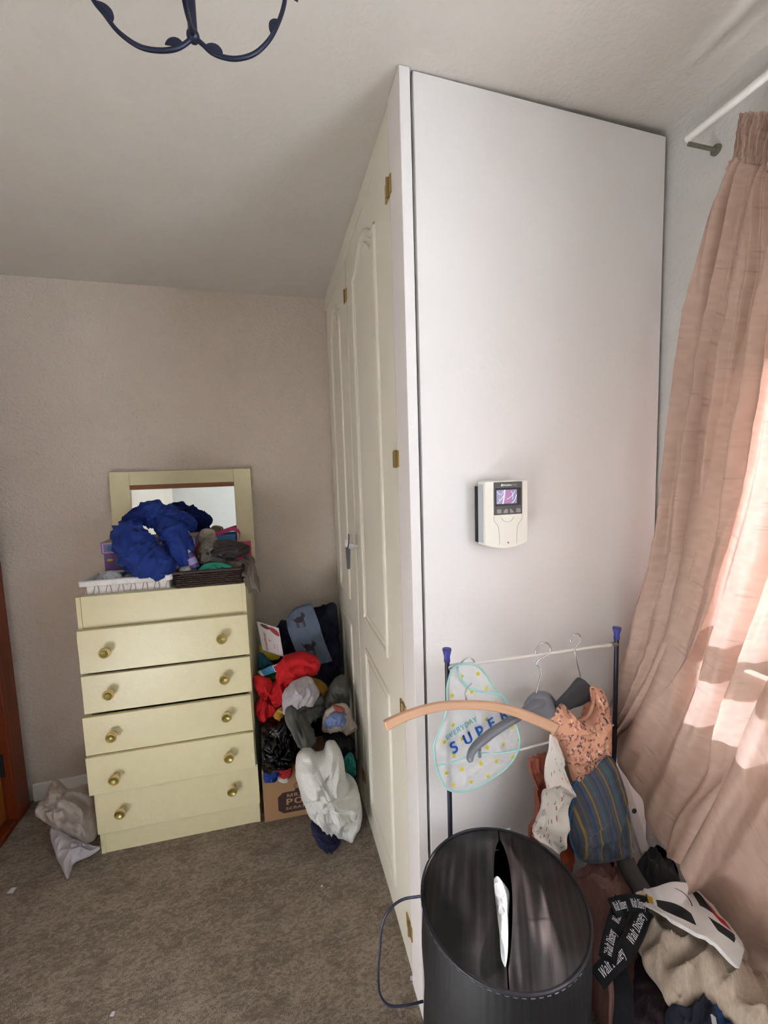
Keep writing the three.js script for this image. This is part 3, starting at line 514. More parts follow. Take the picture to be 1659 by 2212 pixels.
const s1 = mesh('floral_scarf', sheet(net([[[1188, 1585], [1196, 1590], [1206, 1600]], [[1184, 1650], [1202, 1650], [1222, 1660]], [[1178, 1710], [1208, 1705], [1240, 1722]], [[1160, 1765], [1192, 1760], [1228, 1768]], [[1150, 1806], [1185, 1830], [1214, 1856]]], RZ + .045), { thick: .006, wr: .02, freq: 10, seed: 8, stretch: .4, ang: 1.2 }), prt(floral('#e6ded4', ['#b0605c', '#9a5a50', '#7f8a6a'], 46, 7, 9)));
tag(s1, 'off-white cloth strip with tiny red flowers hanging from the rack', 'cloth');
tag(mesh('coral_garment', sheet(net([[[1143, 1655], [1160, 1638], [1186, 1632]], [[1152, 1675], [1172, 1668], [1192, 1670]], [[1160, 1720], [1176, 1715], [1192, 1715]], [[1154, 1770], [1172, 1768], [1186, 1770]], [[1146, 1825], [1166, 1826], [1184, 1828]]], RZ - .012), { thick: .01, wr: .024, freq: 14, seed: 18, stretch: .4, ang: 1.3 }), cloth('#c9735e')), 'coral pink garment with frilled edge behind the flowered strip', 'garment');
tag(mesh('orange_garment', sheet(net([[[1228, 1690], [1238, 1700], [1246, 1706]], [[1232, 1760], [1240, 1765], [1246, 1765]], [[1218, 1830], [1228, 1830], [1240, 1835]], [[1212, 1880], [1226, 1885], [1240, 1885]]], RZ - .012), { thick: .01, wr: .012, freq: 14, seed: 28, stretch: .4, ang: 1.3 }), cloth('#b2532f')), 'rust orange garment between flowered strip and striped bag', 'garment');
{ // striped mesh bag
  const g = thing('mesh_bag', 'sheer mesh bag with blue, teal and yellow stripes', 'bag');
  const out = [[1243, 1692], [1275, 1660], [1310, 1630], [1330, 1655], [1345, 1700], [1356, 1760], [1363, 1810], [1358, 1846], [1320, 1856], [1262, 1860], [1240, 1835], [1229, 1790], [1236, 1740]];
  const mp = printed('#6c6a72', (c, w, h) => {
    c.lineCap = 'round'; const r = rng(3); const line = (x0, y0, x1, y1, col, l) => { c.strokeStyle = col; c.lineWidth = l; c.beginPath(); c.moveTo(x0, y0); c.quadraticCurveTo((x0 + x1) / 2 + 40, (y0 + y1) / 2 - 50, x1, y1); c.stroke(); };
    const cs = ['#2f5f93', '#d1a93e', '#3d8f9a', '#2f5f93', '#caa23c', '#7f7d84', '#2a5c9c', '#d1a93e', '#3f93a0', '#2f5f93'];
    for (let k = 0; k < 22; k++) line(k * 34 - 190, 60 - k * 4, k * 34 + 30 - 60, h, cs[k % 10], 6 + r() * 10);
    c.globalAlpha = .35; for (let k = 0; k < 128; k++) { c.fillStyle = '#3a3f50'; c.fillRect(0, k * 4, w, 1.4); c.fillRect(k * 4, 0, 1.4, h); } c.globalAlpha = 1;
  });
  mesh('mesh_body', lump(out, { z: RZ + .03 }, { thick: .045, back: .03, wr: .012, freq: 9, seed: 6, edge: .01 }), phys({ map: mp, roughness: .7, transmission: .25, thickness: 0 }), g);
  mesh('piping', tube(out.map(p => onZ(p, RZ + .032)), .0032, 140, 8, true), std({ color: hex('#2f5f8f'), roughness: .7 }), g);
}
{
  const g = thing('white_board', 'white board leaning in the corner behind the striped bag', 'board');
  const r = [[onZ([1318, 1640], -.94), onZ([1345, 1655], -.935)], [onZ([1385, 1850], -.93), onZ([1406, 1845], -.925)]];
  mesh('board', sheet(r, { nu: 4, nv: 8, thick: .012, wr: 0 }), std({ color: hex('#c9c6c2'), roughness: .5 }), g);
  mesh('finger_hole', new THREE.TorusGeometry(.005, .0025, 8, 20).translate(...onZ([1370, 1752], -.918).toArray()), M.black, g);
}

// ---------------------------------------------------------------- things on the chest of drawers
const TOP = 1.0605;
const at = (p, z) => onZ(p, z);
{ // white lined basket
  const g = thing('white_basket', 'white cloth-lined wire basket on the chest of drawers', 'basket', dl(.012, TOP, -.012).toArray(), DT);
  const W = .325, D = .165, Hh = .05, t = .012;
  const wall = (x0, x1, z0, z1) => box(x0, x1, .002, Hh, z0, z1, .004), lin = cloth('#eae6e2');
  mesh('liner', join([wall(t, W - t, -t - .006, -t), wall(t, W - t, -D + t, -D + t + .006), wall(t, t + .006, -D + t, -t), wall(W - t - .006, W - t, -D + t, -t), box(t, W - t, .001, .008, -D + t, -t)]), lin, g);
  const cuff = (a, b) => box(...a, ...b, .008); mesh('liner_cuff', join([box(0, W, Hh - .016, Hh + .008, -.012, .004, .006), box(0, W, Hh - .016, Hh + .008, -D - .004, -D + .012, .006), box(-.004, .012, Hh - .016, Hh + .008, -D, 0, .006), box(W - .012, W + .004, Hh - .016, Hh + .008, -D, 0, .006)]), lin, g);
  const wm = std({ color: hex('#a9866f'), roughness: .5 }); for (let k = 0; k < 14; k++) { const x = .02 + k * .0215; mesh('wire', rod(V(x, .003, -.009), V(x + (k % 2 ? .01 : -.002), Hh - .014, -.007), .0013, 6), wm, g); }
}
{ // dark wicker basket
  const g = thing('wicker_basket', 'low dark brown wicker basket on the chest of drawers', 'basket', dl(.352, TOP, -.012).toArray(), DT);
  const W = .252, D = .165, Hh = .06, wm = std({ color: hex('#33231d'), roughness: .55 });
  const strand = (x0, z0, x1, z1, y, n, ph) => { const p = [], dx = x1 - x0, dz = z1 - z0, L = Math.hypot(dx, dz); for (let i = 0; i <= n * 2; i++) { const t = i / (n * 2), s = (i % 2 ? 1 : -1) * ph * .003; p.push(V(x0 + dx * t - dz / L * s, y, z0 + dz * t + dx / L * s)); } return tube(p, .0042, n * 6, 6); };
  for (let j = 0; j < 7; j++) { const y = .005 + j * .0085, s = j % 2 ? 1 : -1; mesh('weave_strand', join([strand(0, 0, W, 0, y, 9, s), strand(0, -D, W, -D, y, 9, s), strand(0, 0, 0, -D, y, 8, s), strand(W, 0, W, -D, y, 8, s)]), wm, g); }
  mesh('rim', join([rod(V(0, Hh, 0), V(W, Hh, 0), .006, 10), rod(V(0, Hh, -D), V(W, Hh, -D), .006, 10), rod(V(0, Hh, 0), V(0, Hh, -D), .006, 10), rod(V(W, Hh, 0), V(W, Hh, -D), .006, 10)]), wm, g);
  mesh('base', box(0, W, 0, .005, -D, 0), wm, g);
}
{ // purple printed box
  const p = at([224, 1232], -2.02), g = thing('card_box', 'purple printed cardboard box of books on the chest of drawers', 'box', [p.x, TOP, -2.02], .04);
  const side = printed('#7d5f9e', (c, w, h) => {
    const blob = (x, y, r, col) => { c.fillStyle = col; c.beginPath(); c.arc(x, y, r, 0, 7); c.fill(); };
    blob(120, 130, 60, '#3f9fd8'); blob(70, 300, 70, '#b93a42'); blob(130, 290, 46, '#d8b23c'); blob(420, 90, 60, '#c95a72'); blob(440, 230, 70, '#d89a3c'); blob(300, 150, 60, '#e07a9c'); blob(30, 90, 16, '#e0c04a');
    c.fillStyle = '#a32f3f'; c.fillRect(0, 330, w, 60); c.fillStyle = '#e7b9bd'; c.fillRect(150, 220, 120, 100); c.fillStyle = '#fff'; c.font = 'bold 74px sans-serif'; c.fillText('LI', 185, 200); c.font = 'bold 60px sans-serif'; c.fillStyle = '#c24a54'; c.fillText('48', 190, 290);
  }, 512, 384);
  const lidT = printed('#8d76b4', (c, w, h) => { c.strokeStyle = '#d9cfe8'; c.lineWidth = 5; c.strokeRect(10, 10, w - 20, h - 20); c.fillStyle = '#2f7fb8'; c.beginPath(); c.arc(52, 48, 22, 0, 7); c.fill(); c.fillStyle = '#fff'; c.font = 'bold 48px sans-serif'; c.fillText('My', 96, 62); c.fillText('Collection', 250, 62); }, 512, 96);
  const W = .355, bodyG = new THREE.BoxGeometry(W, .13, .13).translate(W / 2 + .006, .065, -.065), lidG = new THREE.BoxGeometry(W + .014, .048, .14).translate(W / 2 + .006, .152, -.065);
  const plain = std({ color: hex('#6f5490'), roughness: .6 }), card = std({ color: hex('#a58e66'), roughness: .8 }), im = std({ map: side, roughness: .5 }), lm = std({ map: lidT, roughness: .5 });
  mesh('box_body', bodyG, [plain, plain, plain, plain, im, plain], g); mesh('box_lid', lidG, [plain, plain, card, plain, lm, plain], g);
}
{ // blue fleece heaped over the box
  const g = thing('blue_fleece', 'royal blue fleece garment with dark star print heaped over the purple box', 'garment');
  const stars = printed('#16307c', (c, w, h) => { const r = rng(12); c.fillStyle = '#0d1c4e'; for (let i = 0; i < 26; i++) { const x = r() * w, y = r() * h, s = 14 + r() * 10; c.beginPath(); for (let k = 0; k < 10; k++) { const a = k * Math.PI / 5 + i, q = k % 2 ? s * .45 : s; c.lineTo(x + q * Math.sin(a), y - q * Math.cos(a)); } c.fill(); } });
  stars.wrapS = stars.wrapT = THREE.RepeatWrapping; const m = phys({ map: rep(stars, 2.6, 2.6), roughness: .95, sheen: .3, sheenRoughness: .5, sheenColor: hex('#3a5fc0'), bumpMap: rep(fleeceBump, 5, 5), bumpScale: .002 });
  const R = (pts, rad, o) => mesh(o.name, roll(pts.map(([x, y, z]) => onZ([x, y], z)), rad, { wr: .03, freq: 17, ...o }), m, g);
  R([[270, 1134, -1.96], [298, 1118, -1.95], [330, 1111, -1.95], [365, 1117, -1.95], [396, 1127, -1.96], [424, 1142, -1.97]], [.028, .036, .044, .038, .032, .012], { name: 'collar', seed: 2 });
  R([[290, 1132, -1.93], [284, 1165, -1.87], [302, 1195, -1.85], [338, 1220, -1.838], [370, 1240, -1.832]], [.036, .056, .066, .06, .028], { name: 'sleeve', seed: 5 });
  R([[350, 1122, -1.95], [374, 1150, -1.9], [390, 1184, -1.87], [398, 1224, -1.86]], [.036, .046, .042, .02], { name: 'sleeve', seed: 8 });
  R([[268, 1124, -1.97], [272, 1145, -1.95], [280, 1166, -1.92]], [.012, .024, .016], { name: 'cuff', seed: 11 });
  mesh('body', lump([[270, 1235], [268, 1220], [285, 1200], [300, 1185], [340, 1180], [372, 1200], [382, 1230], [370, 1245], [330, 1242]], { z: -1.85 }, { thick: .035, back: .04, wr: .03, freq: 13, seed: 14 }), m, g);
}
const deskCloth = (name, label, cat, out, z, color, o = {}, group) => tag(mesh(name, lump(out, { z }, { thick: .03, back: .03, wr: .022, freq: 22, metres: true, ...o }), cloth(color, o.mat)), label, cat, group);
deskCloth('pale_blue_garment', 'pale blue baby clothes folded in the white basket', 'clothes', [[262, 1258], [270, 1242], [300, 1236], [312, 1240], [308, 1256], [285, 1263]], -1.87, '#8ea1bb', { seed: 3 });
deskCloth('white_muslin', 'white and grey muslin cloth bunched in the white basket', 'cloth', [[206, 1262], [212, 1244], [232, 1234], [256, 1238], [268, 1256], [250, 1264]], -1.88, '#c6c8cc', { seed: 4 });
deskCloth('grey_sock', 'dark blue grey sock lying in the white basket', 'sock', [[240, 1246], [262, 1236], [296, 1234], [302, 1246], [270, 1252]], -1.93, '#5f6d88', { seed: 7, thick: .02 });
deskCloth('white_vest', 'white baby vest with grey strap at the end of the basket', 'vest', [[308, 1250], [318, 1238], [334, 1228], [342, 1240], [362, 1246], [360, 1254], [330, 1256]], -1.865, '#ddd8d6', { seed: 6, thick: .02 });
deskCloth('rolled_sock', 'rolled white sock ball in the dark wicker basket', 'sock', [[386, 1240], [390, 1226], [406, 1220], [420, 1226], [424, 1238], [408, 1246]], -1.87, '#d4cfca', { seed: 9, thick: .03 });
deskCloth('teal_garment', 'bright teal garment draped over the wicker basket', 'garment', [[422, 1240], [436, 1222], [458, 1216], [485, 1218], [502, 1224], [494, 1231], [462, 1234], [440, 1242]], -1.865, '#3fb39a', { seed: 10, thick: .025 });
deskCloth('rust_cloth', 'rust red cloth scrap inside the wicker basket', 'cloth', [[466, 1238], [490, 1230], [512, 1229], [518, 1238], [495, 1244]], -1.875, '#9c4230', { seed: 13, thick: .018 });
deskCloth('taupe_garment', 'taupe garment bunched against the mirror', 'garment', [[430, 1215], [428, 1185], [440, 1165], [462, 1158], [478, 1175], [500, 1195], [510, 1215], [470, 1220]], -1.95, '#93877d', { seed: 15, thick: .06, back: .05, wr: .035 });
deskCloth('charcoal_garment', 'dark charcoal brown garment folded over the taupe one', 'garment', [[444, 1196], [456, 1185], [464, 1168], [490, 1166], [520, 1172], [538, 1180], [540, 1192], [520, 1202], [492, 1212], [470, 1204]], -1.91, '#463d3d', { seed: 16, thick: .045, wr: .032, freq: 16, stretch: .4 });
deskCloth('beige_roll', 'beige cloth roll standing behind the taupe garment', 'cloth', [[430, 1170], [432, 1148], [446, 1142], [462, 1146], [464, 1162], [448, 1172]], -2.03, '#b5a797', { seed: 17, thick: .03 });
tag(mesh('hanging_tights', sheet(net([[[484, 1214, -1.92], [510, 1208, -1.93], [540, 1198, -1.94]], [[506, 1228, -1.875], [524, 1222, -1.88], [548, 1205, -1.885]], [[522, 1240, -1.80], [535, 1240, -1.79], [554, 1235, -1.79]], [[530, 1256, -1.785], [541, 1262, -1.78], [560, 1256, -1.78]], [[540, 1276, -1.785], [548, 1280, -1.782], [562, 1284, -1.78]]]), { thick: .008, wr: .03, freq: 15, seed: 19, stretch: .35, ang: 1.2 }), cloth('#8f8378')), 'taupe tights hanging over the corner of the drawers', 'tights');
{ // pink gift bag with ribbon handle and blue book
  const g = thing('gift_bag', 'bright pink gift bag with ribbon handle beside the mirror', 'bag'), pk = std({ color: hex('#c93f77'), roughness: .6 });
  const a = at([452, 1165], -2.12), b = at([545, 1205], -2.1); mesh('bag_body', box(a.x + .03, b.x - .004, TOP, b.y + .075, -2.16, -2.09, .004), pk, g);
  mesh('ribbon_handle', ribbon([[456, 1158], [480, 1150], [506, 1143], [517, 1150], [516, 1168], [513, 1180]].map(p => at(p, -2.07)), .017, .002, V(.2, 1, 0.1)), pk, g);
}
{ const a = at([436, 1178], -2.06), b = at([507, 1155], -2.06); tag(mesh('blue_book', box(a.x, b.x, TOP + .001, b.y, -2.075, -2.06, .002), std({ color: hex('#3b6ea5'), roughness: .5 })), 'blue hardback book standing behind the clothes', 'book', 'books on the chest of drawers'); }
{ const a = at([403, 1184], -2.03), b = at([448, 1172], -2.03); tag(mesh('red_book', box(a.x, b.x, TOP + .001, b.y, -2.042, -2.03, .002), std({ color: hex('#a8493a'), roughness: .5 })), 'brick red book behind the purple bottle', 'book', 'books on the chest of drawers'); }
{ // purple bottle leaning in the wicker basket
  const a = at([424, 1228], -1.845), b = at([396, 1176], -1.86), g = thing('purple_bottle', 'purple bottle with black tip leaning in the wicker basket', 'bottle', a.toArray());
  g.quaternion.setFromUnitVectors(V(0, 1, 0), b.clone().sub(a).normalize()); const L = a.distanceTo(b);
  mesh('bottle_body', lathe([[0, 0], [.016, 0], [.018, .006], [.018, L * .5], [.014, L * .62], [.009, L * .68]], 24), std({ color: hex('#3f3568'), roughness: .35 }), g);
  mesh('label', new THREE.CylinderGeometry(.0184, .0184, L * .24, 24, 1, true).translate(0, L * .3, 0), std({ color: hex('#8c80ab'), roughness: .5 }), g);
  mesh('collar', new THREE.CylinderGeometry(.011, .0135, L * .14, 20).translate(0, L * .68, 0), std({ color: hex('#d9d7e0'), roughness: .4 }), g);
  mesh('nozzle', lathe([[.009, L * .74], [.008, L * .86], [.003, L], [0, L]], 18), M.black, g);
}


// ---------------------------------------------------------------- heap of clothes between the drawers and the wardrobe
const heap = (name, label, cat, out, z, mat, o = {}) => tag(mesh(name, lump(out, { z }, { thick: .05, back: .02, wr: .034, freq: 12, metres: true, xs: [-.086, .308], ...o }), typeof mat === 'string' ? cloth(mat) : mat), label, cat);
heap('navy_coat', 'big navy blue padded coat heaped in the corner by the wardrobe', 'coat', [[598, 1352], [618, 1340], [660, 1318], [700, 1308], [724, 1304], [740, 1316], [752, 1360], [758, 1430], [764, 1520], [762, 1570], [730, 1590], [660, 1592], [590, 1588], [566, 1570], [560, 1500], [575, 1430], [590, 1390]], -2.13, '#141a33', { thick: .11, back: .08, wr: .06, freq: 8, seed: 51 });
{
  const dog = printed('#566275', (c, w, h) => {
    const r = rng(2); c.fillStyle = '#332c33';
    const hound = (x, y, s, a) => { c.save(); c.translate(x, y); c.rotate(a); c.scale(s, s); c.beginPath(); c.ellipse(0, 0, 34, 13, 0, 0, 7); c.fill(); c.beginPath(); c.ellipse(36, -14, 14, 9, -.3, 0, 7); c.fill(); for (const q of [-26, -16, 18, 27]) c.fillRect(q, 4, 6, 28); c.beginPath(); c.moveTo(-32, -4); c.lineTo(-52, -20); c.lineTo(-34, 4); c.fill(); c.beginPath(); c.moveTo(28, -20); c.lineTo(32, -34); c.lineTo(38, -20); c.fill(); c.restore(); };
    hound(230, 110, 2.1, .1); hound(240, 360, 2.1, .15); c.strokeStyle = '#55606f'; c.lineWidth = 3; for (let k = 0; k < 14; k++) { const x = 100 + r() * 300, y = r() * 512; c.beginPath(); c.moveTo(x, y); c.lineTo(x + 14, y - 20); c.stroke(); } for (let k = 0; k < 22; k++) c.fillRect(r() * w, r() * h, 6, 5);
  });
  tag(mesh('dog_print_cloth', sheet(net([[[619, 1340], [640, 1316], [673, 1304]], [[622, 1362], [655, 1352], [688, 1342]], [[636, 1400], [668, 1392], [702, 1388]], [[650, 1438], [684, 1436], [718, 1428]]], -1.93), { thick: .03, wr: .012, freq: 8, seed: 9 }), prt(dog)), 'folded slate blue cloth printed with dark little dogs', 'cloth');
}
{
  const card = printed('#d9d2d4', (c, w, h) => {
    c.fillStyle = '#5a3434'; c.beginPath(); c.ellipse(190, 70, 90, 40, .2, 0, 7); c.fill(); c.fillStyle = '#a8353a'; c.beginPath(); c.ellipse(380, 110, 120, 52, .35, 0, 7); c.fill();
    c.save(); c.translate(120, 190); c.rotate(Math.PI / 2); c.fillStyle = '#b0464c'; c.font = 'italic bold 58px serif'; c.fillText('longdocks', 0, -10); c.fillText('8', 70, -95); c.font = 'italic 36px serif'; c.fillText('baby', 120, -180); c.fillText('clothes', 110, -240); c.restore();
  });
  tag(mesh('greeting_card', sheet(net([[[554, 1342], [602, 1357]], [[567, 1404], [613, 1419]]], -1.93), { nu: 12, nv: 12, thick: .003, wr: .002 }), std({ map: card, roughness: .7 })), 'white card with red lettering leaning on the heap', 'card');
}
heap('yellow_toy', 'yellow round toy under the white card', 'toy', [[560, 1392], [580, 1400], [602, 1412], [604, 1420], [590, 1426], [572, 1420], [562, 1408]], -1.975, std({ color: hex('#b9a02c'), roughness: .5 }), { wr: .003, thick: .02, seed: 71 });
heap('teal_fabric', 'dark teal cloth below the yellow toy', 'cloth', [[552, 1418], [566, 1410], [580, 1424], [592, 1440], [580, 1456], [556, 1458]], -1.96, '#1f5d70', { thick: .03, seed: 72 });
tag(mesh('printed_strip', sheet(net([[[558, 1452], [592, 1438], [630, 1424]], [[566, 1462], [598, 1450], [633, 1440]]], -1.86), { thick: .012, wr: .008, freq: 18, seed: 73 }), prt(printed('#d9d6d4', (c, w, h) => { c.fillStyle = '#3f8fc0'; c.fillRect(60, 0, 170, h); c.fillStyle = '#b5323a'; c.fillRect(240, 60, 60, 380); c.fillRect(330, 160, 160, 80); c.fillRect(360, 330, 90, 120); }))), 'white strip printed in blue and red on top of red cloth', 'cloth');
heap('green_scrap', 'green leafy patterned scrap beside the red cloth', 'cloth', [[574, 1470], [582, 1458], [602, 1452], [606, 1466], [594, 1478]], -1.88, '#2e6a2c', { thick: .02, seed: 74 });
{
  const g = thing('red_garment', 'bright red garment draped over the top of the heap', 'garment'), m = cloth('#c4141c');
  const P = (a, z) => a.map(p => onZ(p, z));
  mesh('hood', roll(P([[606, 1478], [622, 1452], [645, 1438], [668, 1442], [676, 1460]], -1.84), [.025, .045, .05, .045, .02], { wr: .03, freq: 13, seed: 5 }), m, g);
  mesh('body', lump([[590, 1476], [612, 1462], [628, 1470], [618, 1500], [612, 1520], [594, 1528], [582, 1512], [580, 1492]], { z: -1.84 }, { thick: .04, wr: .03, freq: 14, seed: 6, metres: true }), m, g);
  mesh('sleeve', lump([[549, 1462], [566, 1462], [586, 1468], [588, 1480], [574, 1500], [576, 1512], [596, 1526], [592, 1545], [576, 1569], [556, 1550], [551, 1525], [562, 1505], [550, 1484]], { z: -1.83 }, { thick: .035, wr: .03, freq: 14, seed: 8, metres: true }), m, g);
}
heap('yellow_print_scrap', 'yellow printed scrap of cloth hanging below the red garment', 'cloth', [[588, 1560], [594, 1540], [608, 1528], [618, 1532], [614, 1550], [602, 1562]], -1.815, '#c59a3c', { thick: .02, seed: 75 });
heap('mustard_garment', 'mustard yellow garment tucked under the grey and white cloth', 'garment', [[640, 1470], [664, 1464], [690, 1468], [706, 1482], [706, 1496], [692, 1506], [672, 1492]], -1.86, '#8f6a1c', { thick: .04, seed: 76 });
heap('striped_shirt', 'crumpled grey and white shirt in the middle of the heap', 'shirt', [[613, 1496], [628, 1476], [650, 1464], [668, 1463], [682, 1478], [689, 1500], [676, 1514], [655, 1508], [640, 1522], [626, 1545], [612, 1540], [610, 1518]], -1.765, '#b9b4b9', { thick: .06, wr: .045, freq: 14, seed: 77 });
heap('grey_jumper', 'dark grey fleece jumper slumped against the wardrobe', 'jumper', [[692, 1512], [708, 1490], [722, 1468], [740, 1458], [754, 1466], [758, 1500], [756, 1530], [735, 1545], [700, 1545], [668, 1548], [640, 1542], [660, 1524]], -1.86, '#57564f', { thick: .06, seed: 78 });
tag(mesh('grey_joggers', roll([[700, 1520, -1.83], [660, 1532, -1.77], [640, 1548, -1.73], [655, 1585, -1.70], [674, 1622, -1.69]].map(([x, y, z]) => onZ([x, y], z)), [.03, .05, .052, .054, .05], { wr: .05, freq: 10, seed: 79, flat: .55 }), cloth('#5b5a55', { bumpMap: rep(fleeceBump, 6, 6), bumpScale: .001 })), 'mid grey jogging trousers with one leg hanging down', 'trousers');
{
  const g = thing('baby_blanket', 'cream baby blanket with blue lining near the wardrobe door', 'blanket');
  mesh('blanket', lump([[699, 1545], [712, 1530], [732, 1520], [752, 1526], [758, 1548], [770, 1572], [752, 1586], [734, 1578], [716, 1578], [698, 1580]], { z: -1.75 }, { thick: .035, wr: .03, freq: 13, seed: 81, metres: true }), cloth('#b9aa9b'), g);
  mesh('lining', lump([[703, 1556], [720, 1540], [742, 1536], [750, 1548], [742, 1566], [720, 1570], [702, 1572]], { z: -1.72 }, { thick: .03, back: .02, wr: .026, freq: 18, seed: 82, metres: true }), cloth('#7486b4'), g);
  mesh('red_patch', lump([[720, 1524], [745, 1532], [742, 1538], [724, 1534]], { z: -1.705 }, { thick: .008, back: .01, wr: .006, seed: 83, metres: true }), cloth('#8f4438'), g);
}
heap('black_leggings', 'black leggings under the cream baby blanket', 'leggings', [[698, 1586], [720, 1580], [752, 1588], [764, 1598], [762, 1632], [748, 1640], [724, 1626], [704, 1612]], -1.77, '#14141c', { thick: .05, seed: 84 });
heap('teal_wool', 'teal knitted wool beside the white bag', 'wool', [[744, 1640], [758, 1626], [766, 1640], [768, 1664], [758, 1680], [748, 1668]], -1.70, '#2f8f86', { thick: .03, seed: 85, freq: 30 });
heap('bin_bag', 'shiny black plastic bin bag stuffed beside the drawers', 'bin bag', [[554, 1572], [572, 1556], [604, 1548], [634, 1552], [648, 1580], [658, 1612], [662, 1632], [636, 1644], [600, 1650], [570, 1658], [557, 1640], [553, 1606]], -1.80, std({ color: hex('#0c0c10'), roughness: .22 }), { thick: .09, back: .12, wr: .05, freq: 16, seed: 86, stretch: .4, ang: -.2 });
heap('blue_shorts', 'bright blue cloth peeping out under the bin bag', 'cloth', [[568, 1662], [580, 1652], [600, 1660], [603, 1672], [594, 1686], [578, 1690], [568, 1680]], -1.765, '#1d3f94', { thick: .03, back: .02, seed: 87 });
{ const g = thing('red_mitten', 'red sleeve with white cuff above the cardboard box', 'sleeve'); mesh('sleeve', lump([[588, 1656], [612, 1648], [634, 1644], [632, 1656], [625, 1680], [602, 1678], [606, 1664]], { z: -1.765 }, { thick: .025, back: .02, wr: .015, seed: 88, metres: true }), cloth('#a81c20'), g); mesh('cuff', lump([[600, 1678], [625, 1680], [622, 1688], [601, 1685]], { z: -1.755 }, { thick: .016, back: .01, wr: .006, seed: 89, metres: true }), cloth('#d8d4cc'), g); }
{ // printed cardboard box
  const p = onY([571, 1778], 0), g = thing('cardboard_box', 'brown snack carton with dark printed lettering on the carpet', 'box', [p.x + .002, 0, p.z], -.06);
  const pr = printed('#9a7753', (c, w, h) => {
    c.strokeStyle = '#3a2620'; c.fillStyle = '#3a2620'; c.lineWidth = 5; c.save(); c.translate(88, 250);
    c.beginPath(); c.moveTo(0, 40); c.lineTo(30, 0); c.lineTo(330, 0); c.lineTo(360, 40); c.lineTo(360, 170); c.lineTo(330, 205); c.lineTo(30, 205); c.lineTo(0, 170); c.closePath(); c.fill(); c.stroke();
    c.fillStyle = '#a88461'; c.font = 'bold 46px sans-serif'; c.fillText('MR.', 50, 52); c.font = 'bold 84px sans-serif'; c.fillText('PORKY', 40, 128); c.font = 'bold 40px sans-serif'; c.fillText('SCRATCHINGS', 40, 180); c.restore();
    c.lineWidth = 4; c.beginPath(); c.ellipse(268, 170, 60, 52, 0, 0, 7); c.stroke(); c.beginPath(); c.ellipse(228, 200, 40, 34, .4, 0, 7); c.stroke(); c.fillRect(190, 228, 120, 24);
  });
  const cm = std({ color: hex('#8e6d4b'), roughness: .85 }), W = .36, Hh = .235;
  mesh('carton', new THREE.BoxGeometry(W, Hh, .18).translate(W / 2, Hh / 2 + .001, -.092), [cm, cm, cm, cm, std({ map: pr, roughness: .85 }), cm], g);
  mesh('flap', box(0, W, Hh + .002, Hh + .006, -.09, -.004), cm, g); mesh('flap', box(0, W, Hh + .002, Hh + .006, -.18, -.094), cm, g);
}
heap('white_sack', 'large crumpled white plastic sack slumped on the carpet', 'sack', [[638, 1652], [646, 1630], [664, 1622], [684, 1634], [700, 1628], [708, 1608], [722, 1606], [736, 1622], [744, 1652], [750, 1690], [766, 1690], [778, 1722], [782, 1752], [774, 1784], [756, 1808], [738, 1802], [706, 1792], [676, 1770], [656, 1735], [645, 1700]], -1.60, std({ color: hex('#d6d6d2'), roughness: .5, bumpMap: rep(fleeceBump, 4, 4), bumpScale: .002 }), { thick: .10, back: .07, wr: .055, freq: 9, seed: 91, edge: .02 });
heap('navy_socks', 'ball of navy blue knitted socks on the carpet', 'socks', [[672, 1778], [690, 1776], [720, 1790], [736, 1802], [734, 1818], [712, 1838], [692, 1828], [676, 1804]], -1.575, '#121538', { thick: .045, back: .03, wr: .012, freq: 30, seed: 92 });

// ---------------------------------------------------------------- carpet litter, plastic bag by the door
{
  const g = thing('plastic_bag', 'crumpled translucent plastic bag on the carpet beside the drawers', 'bag'), pm = phys({ color: hex('#dcd2c8'), transmission: .5, thickness: 0, roughness: .35, ior: 1.45 });
  const o = onY([145, 1897], 0.004);
  mesh('bag_body', lump([[76, 1752], [100, 1718], [118, 1684], [150, 1704], [196, 1694], [203, 1745], [212, 1800], [190, 1822], [160, 1812], [110, 1785]], { o: o.clone().add(V(0, .05, -.14)), n: V(-.05, .62, .7) }, { thick: .05, back: .03, wr: .045, freq: 9, seed: 61, edge: .02 }), pm, g);
  mesh('bag_mouth', lump([[110, 1788], [160, 1812], [200, 1826], [217, 1832], [196, 1848], [158, 1866], [146, 1898], [134, 1876], [118, 1840]], { o: o.clone().add(V(0, .012, 0)), n: V(-.05, .85, .4) }, { thick: .025, back: .012, wr: .035, freq: 10, seed: 62, edge: .02 }), phys({ color: hex('#dedade'), transmission: .5, thickness: 0, roughness: .3, ior: 1.45 }), g);
}
{
  const pm = std({ color: hex('#e2e0ea'), roughness: .8 });
  const bits = [[25, 1925, .012, 'torn square of white paper on the open carpet'], [695, 1915, .004, 'tiny white crumb on the carpet near the navy socks'], [243, 2192, .006, 'little cream fleck on the bare carpet'], [889, 2115, .006, 'white shred at the foot of the wardrobe']];
  for (const [x, y, s, l] of bits) { const p = onY([x, y], 0), q = new THREE.Shape(); q.moveTo(-s, -s * .6); q.lineTo(s * .8, -s); q.lineTo(s, s * .7); q.lineTo(-s * .3, s); q.closePath(); const e = new THREE.ExtrudeGeometry(q, { depth: .0012, bevelEnabled: false }); e.rotateX(-Math.PI / 2 + .06); e.translate(p.x, .002, p.z); tag(mesh('paper_scrap', e, pm), l, 'litter', 'white litter on the carpet'); }
}

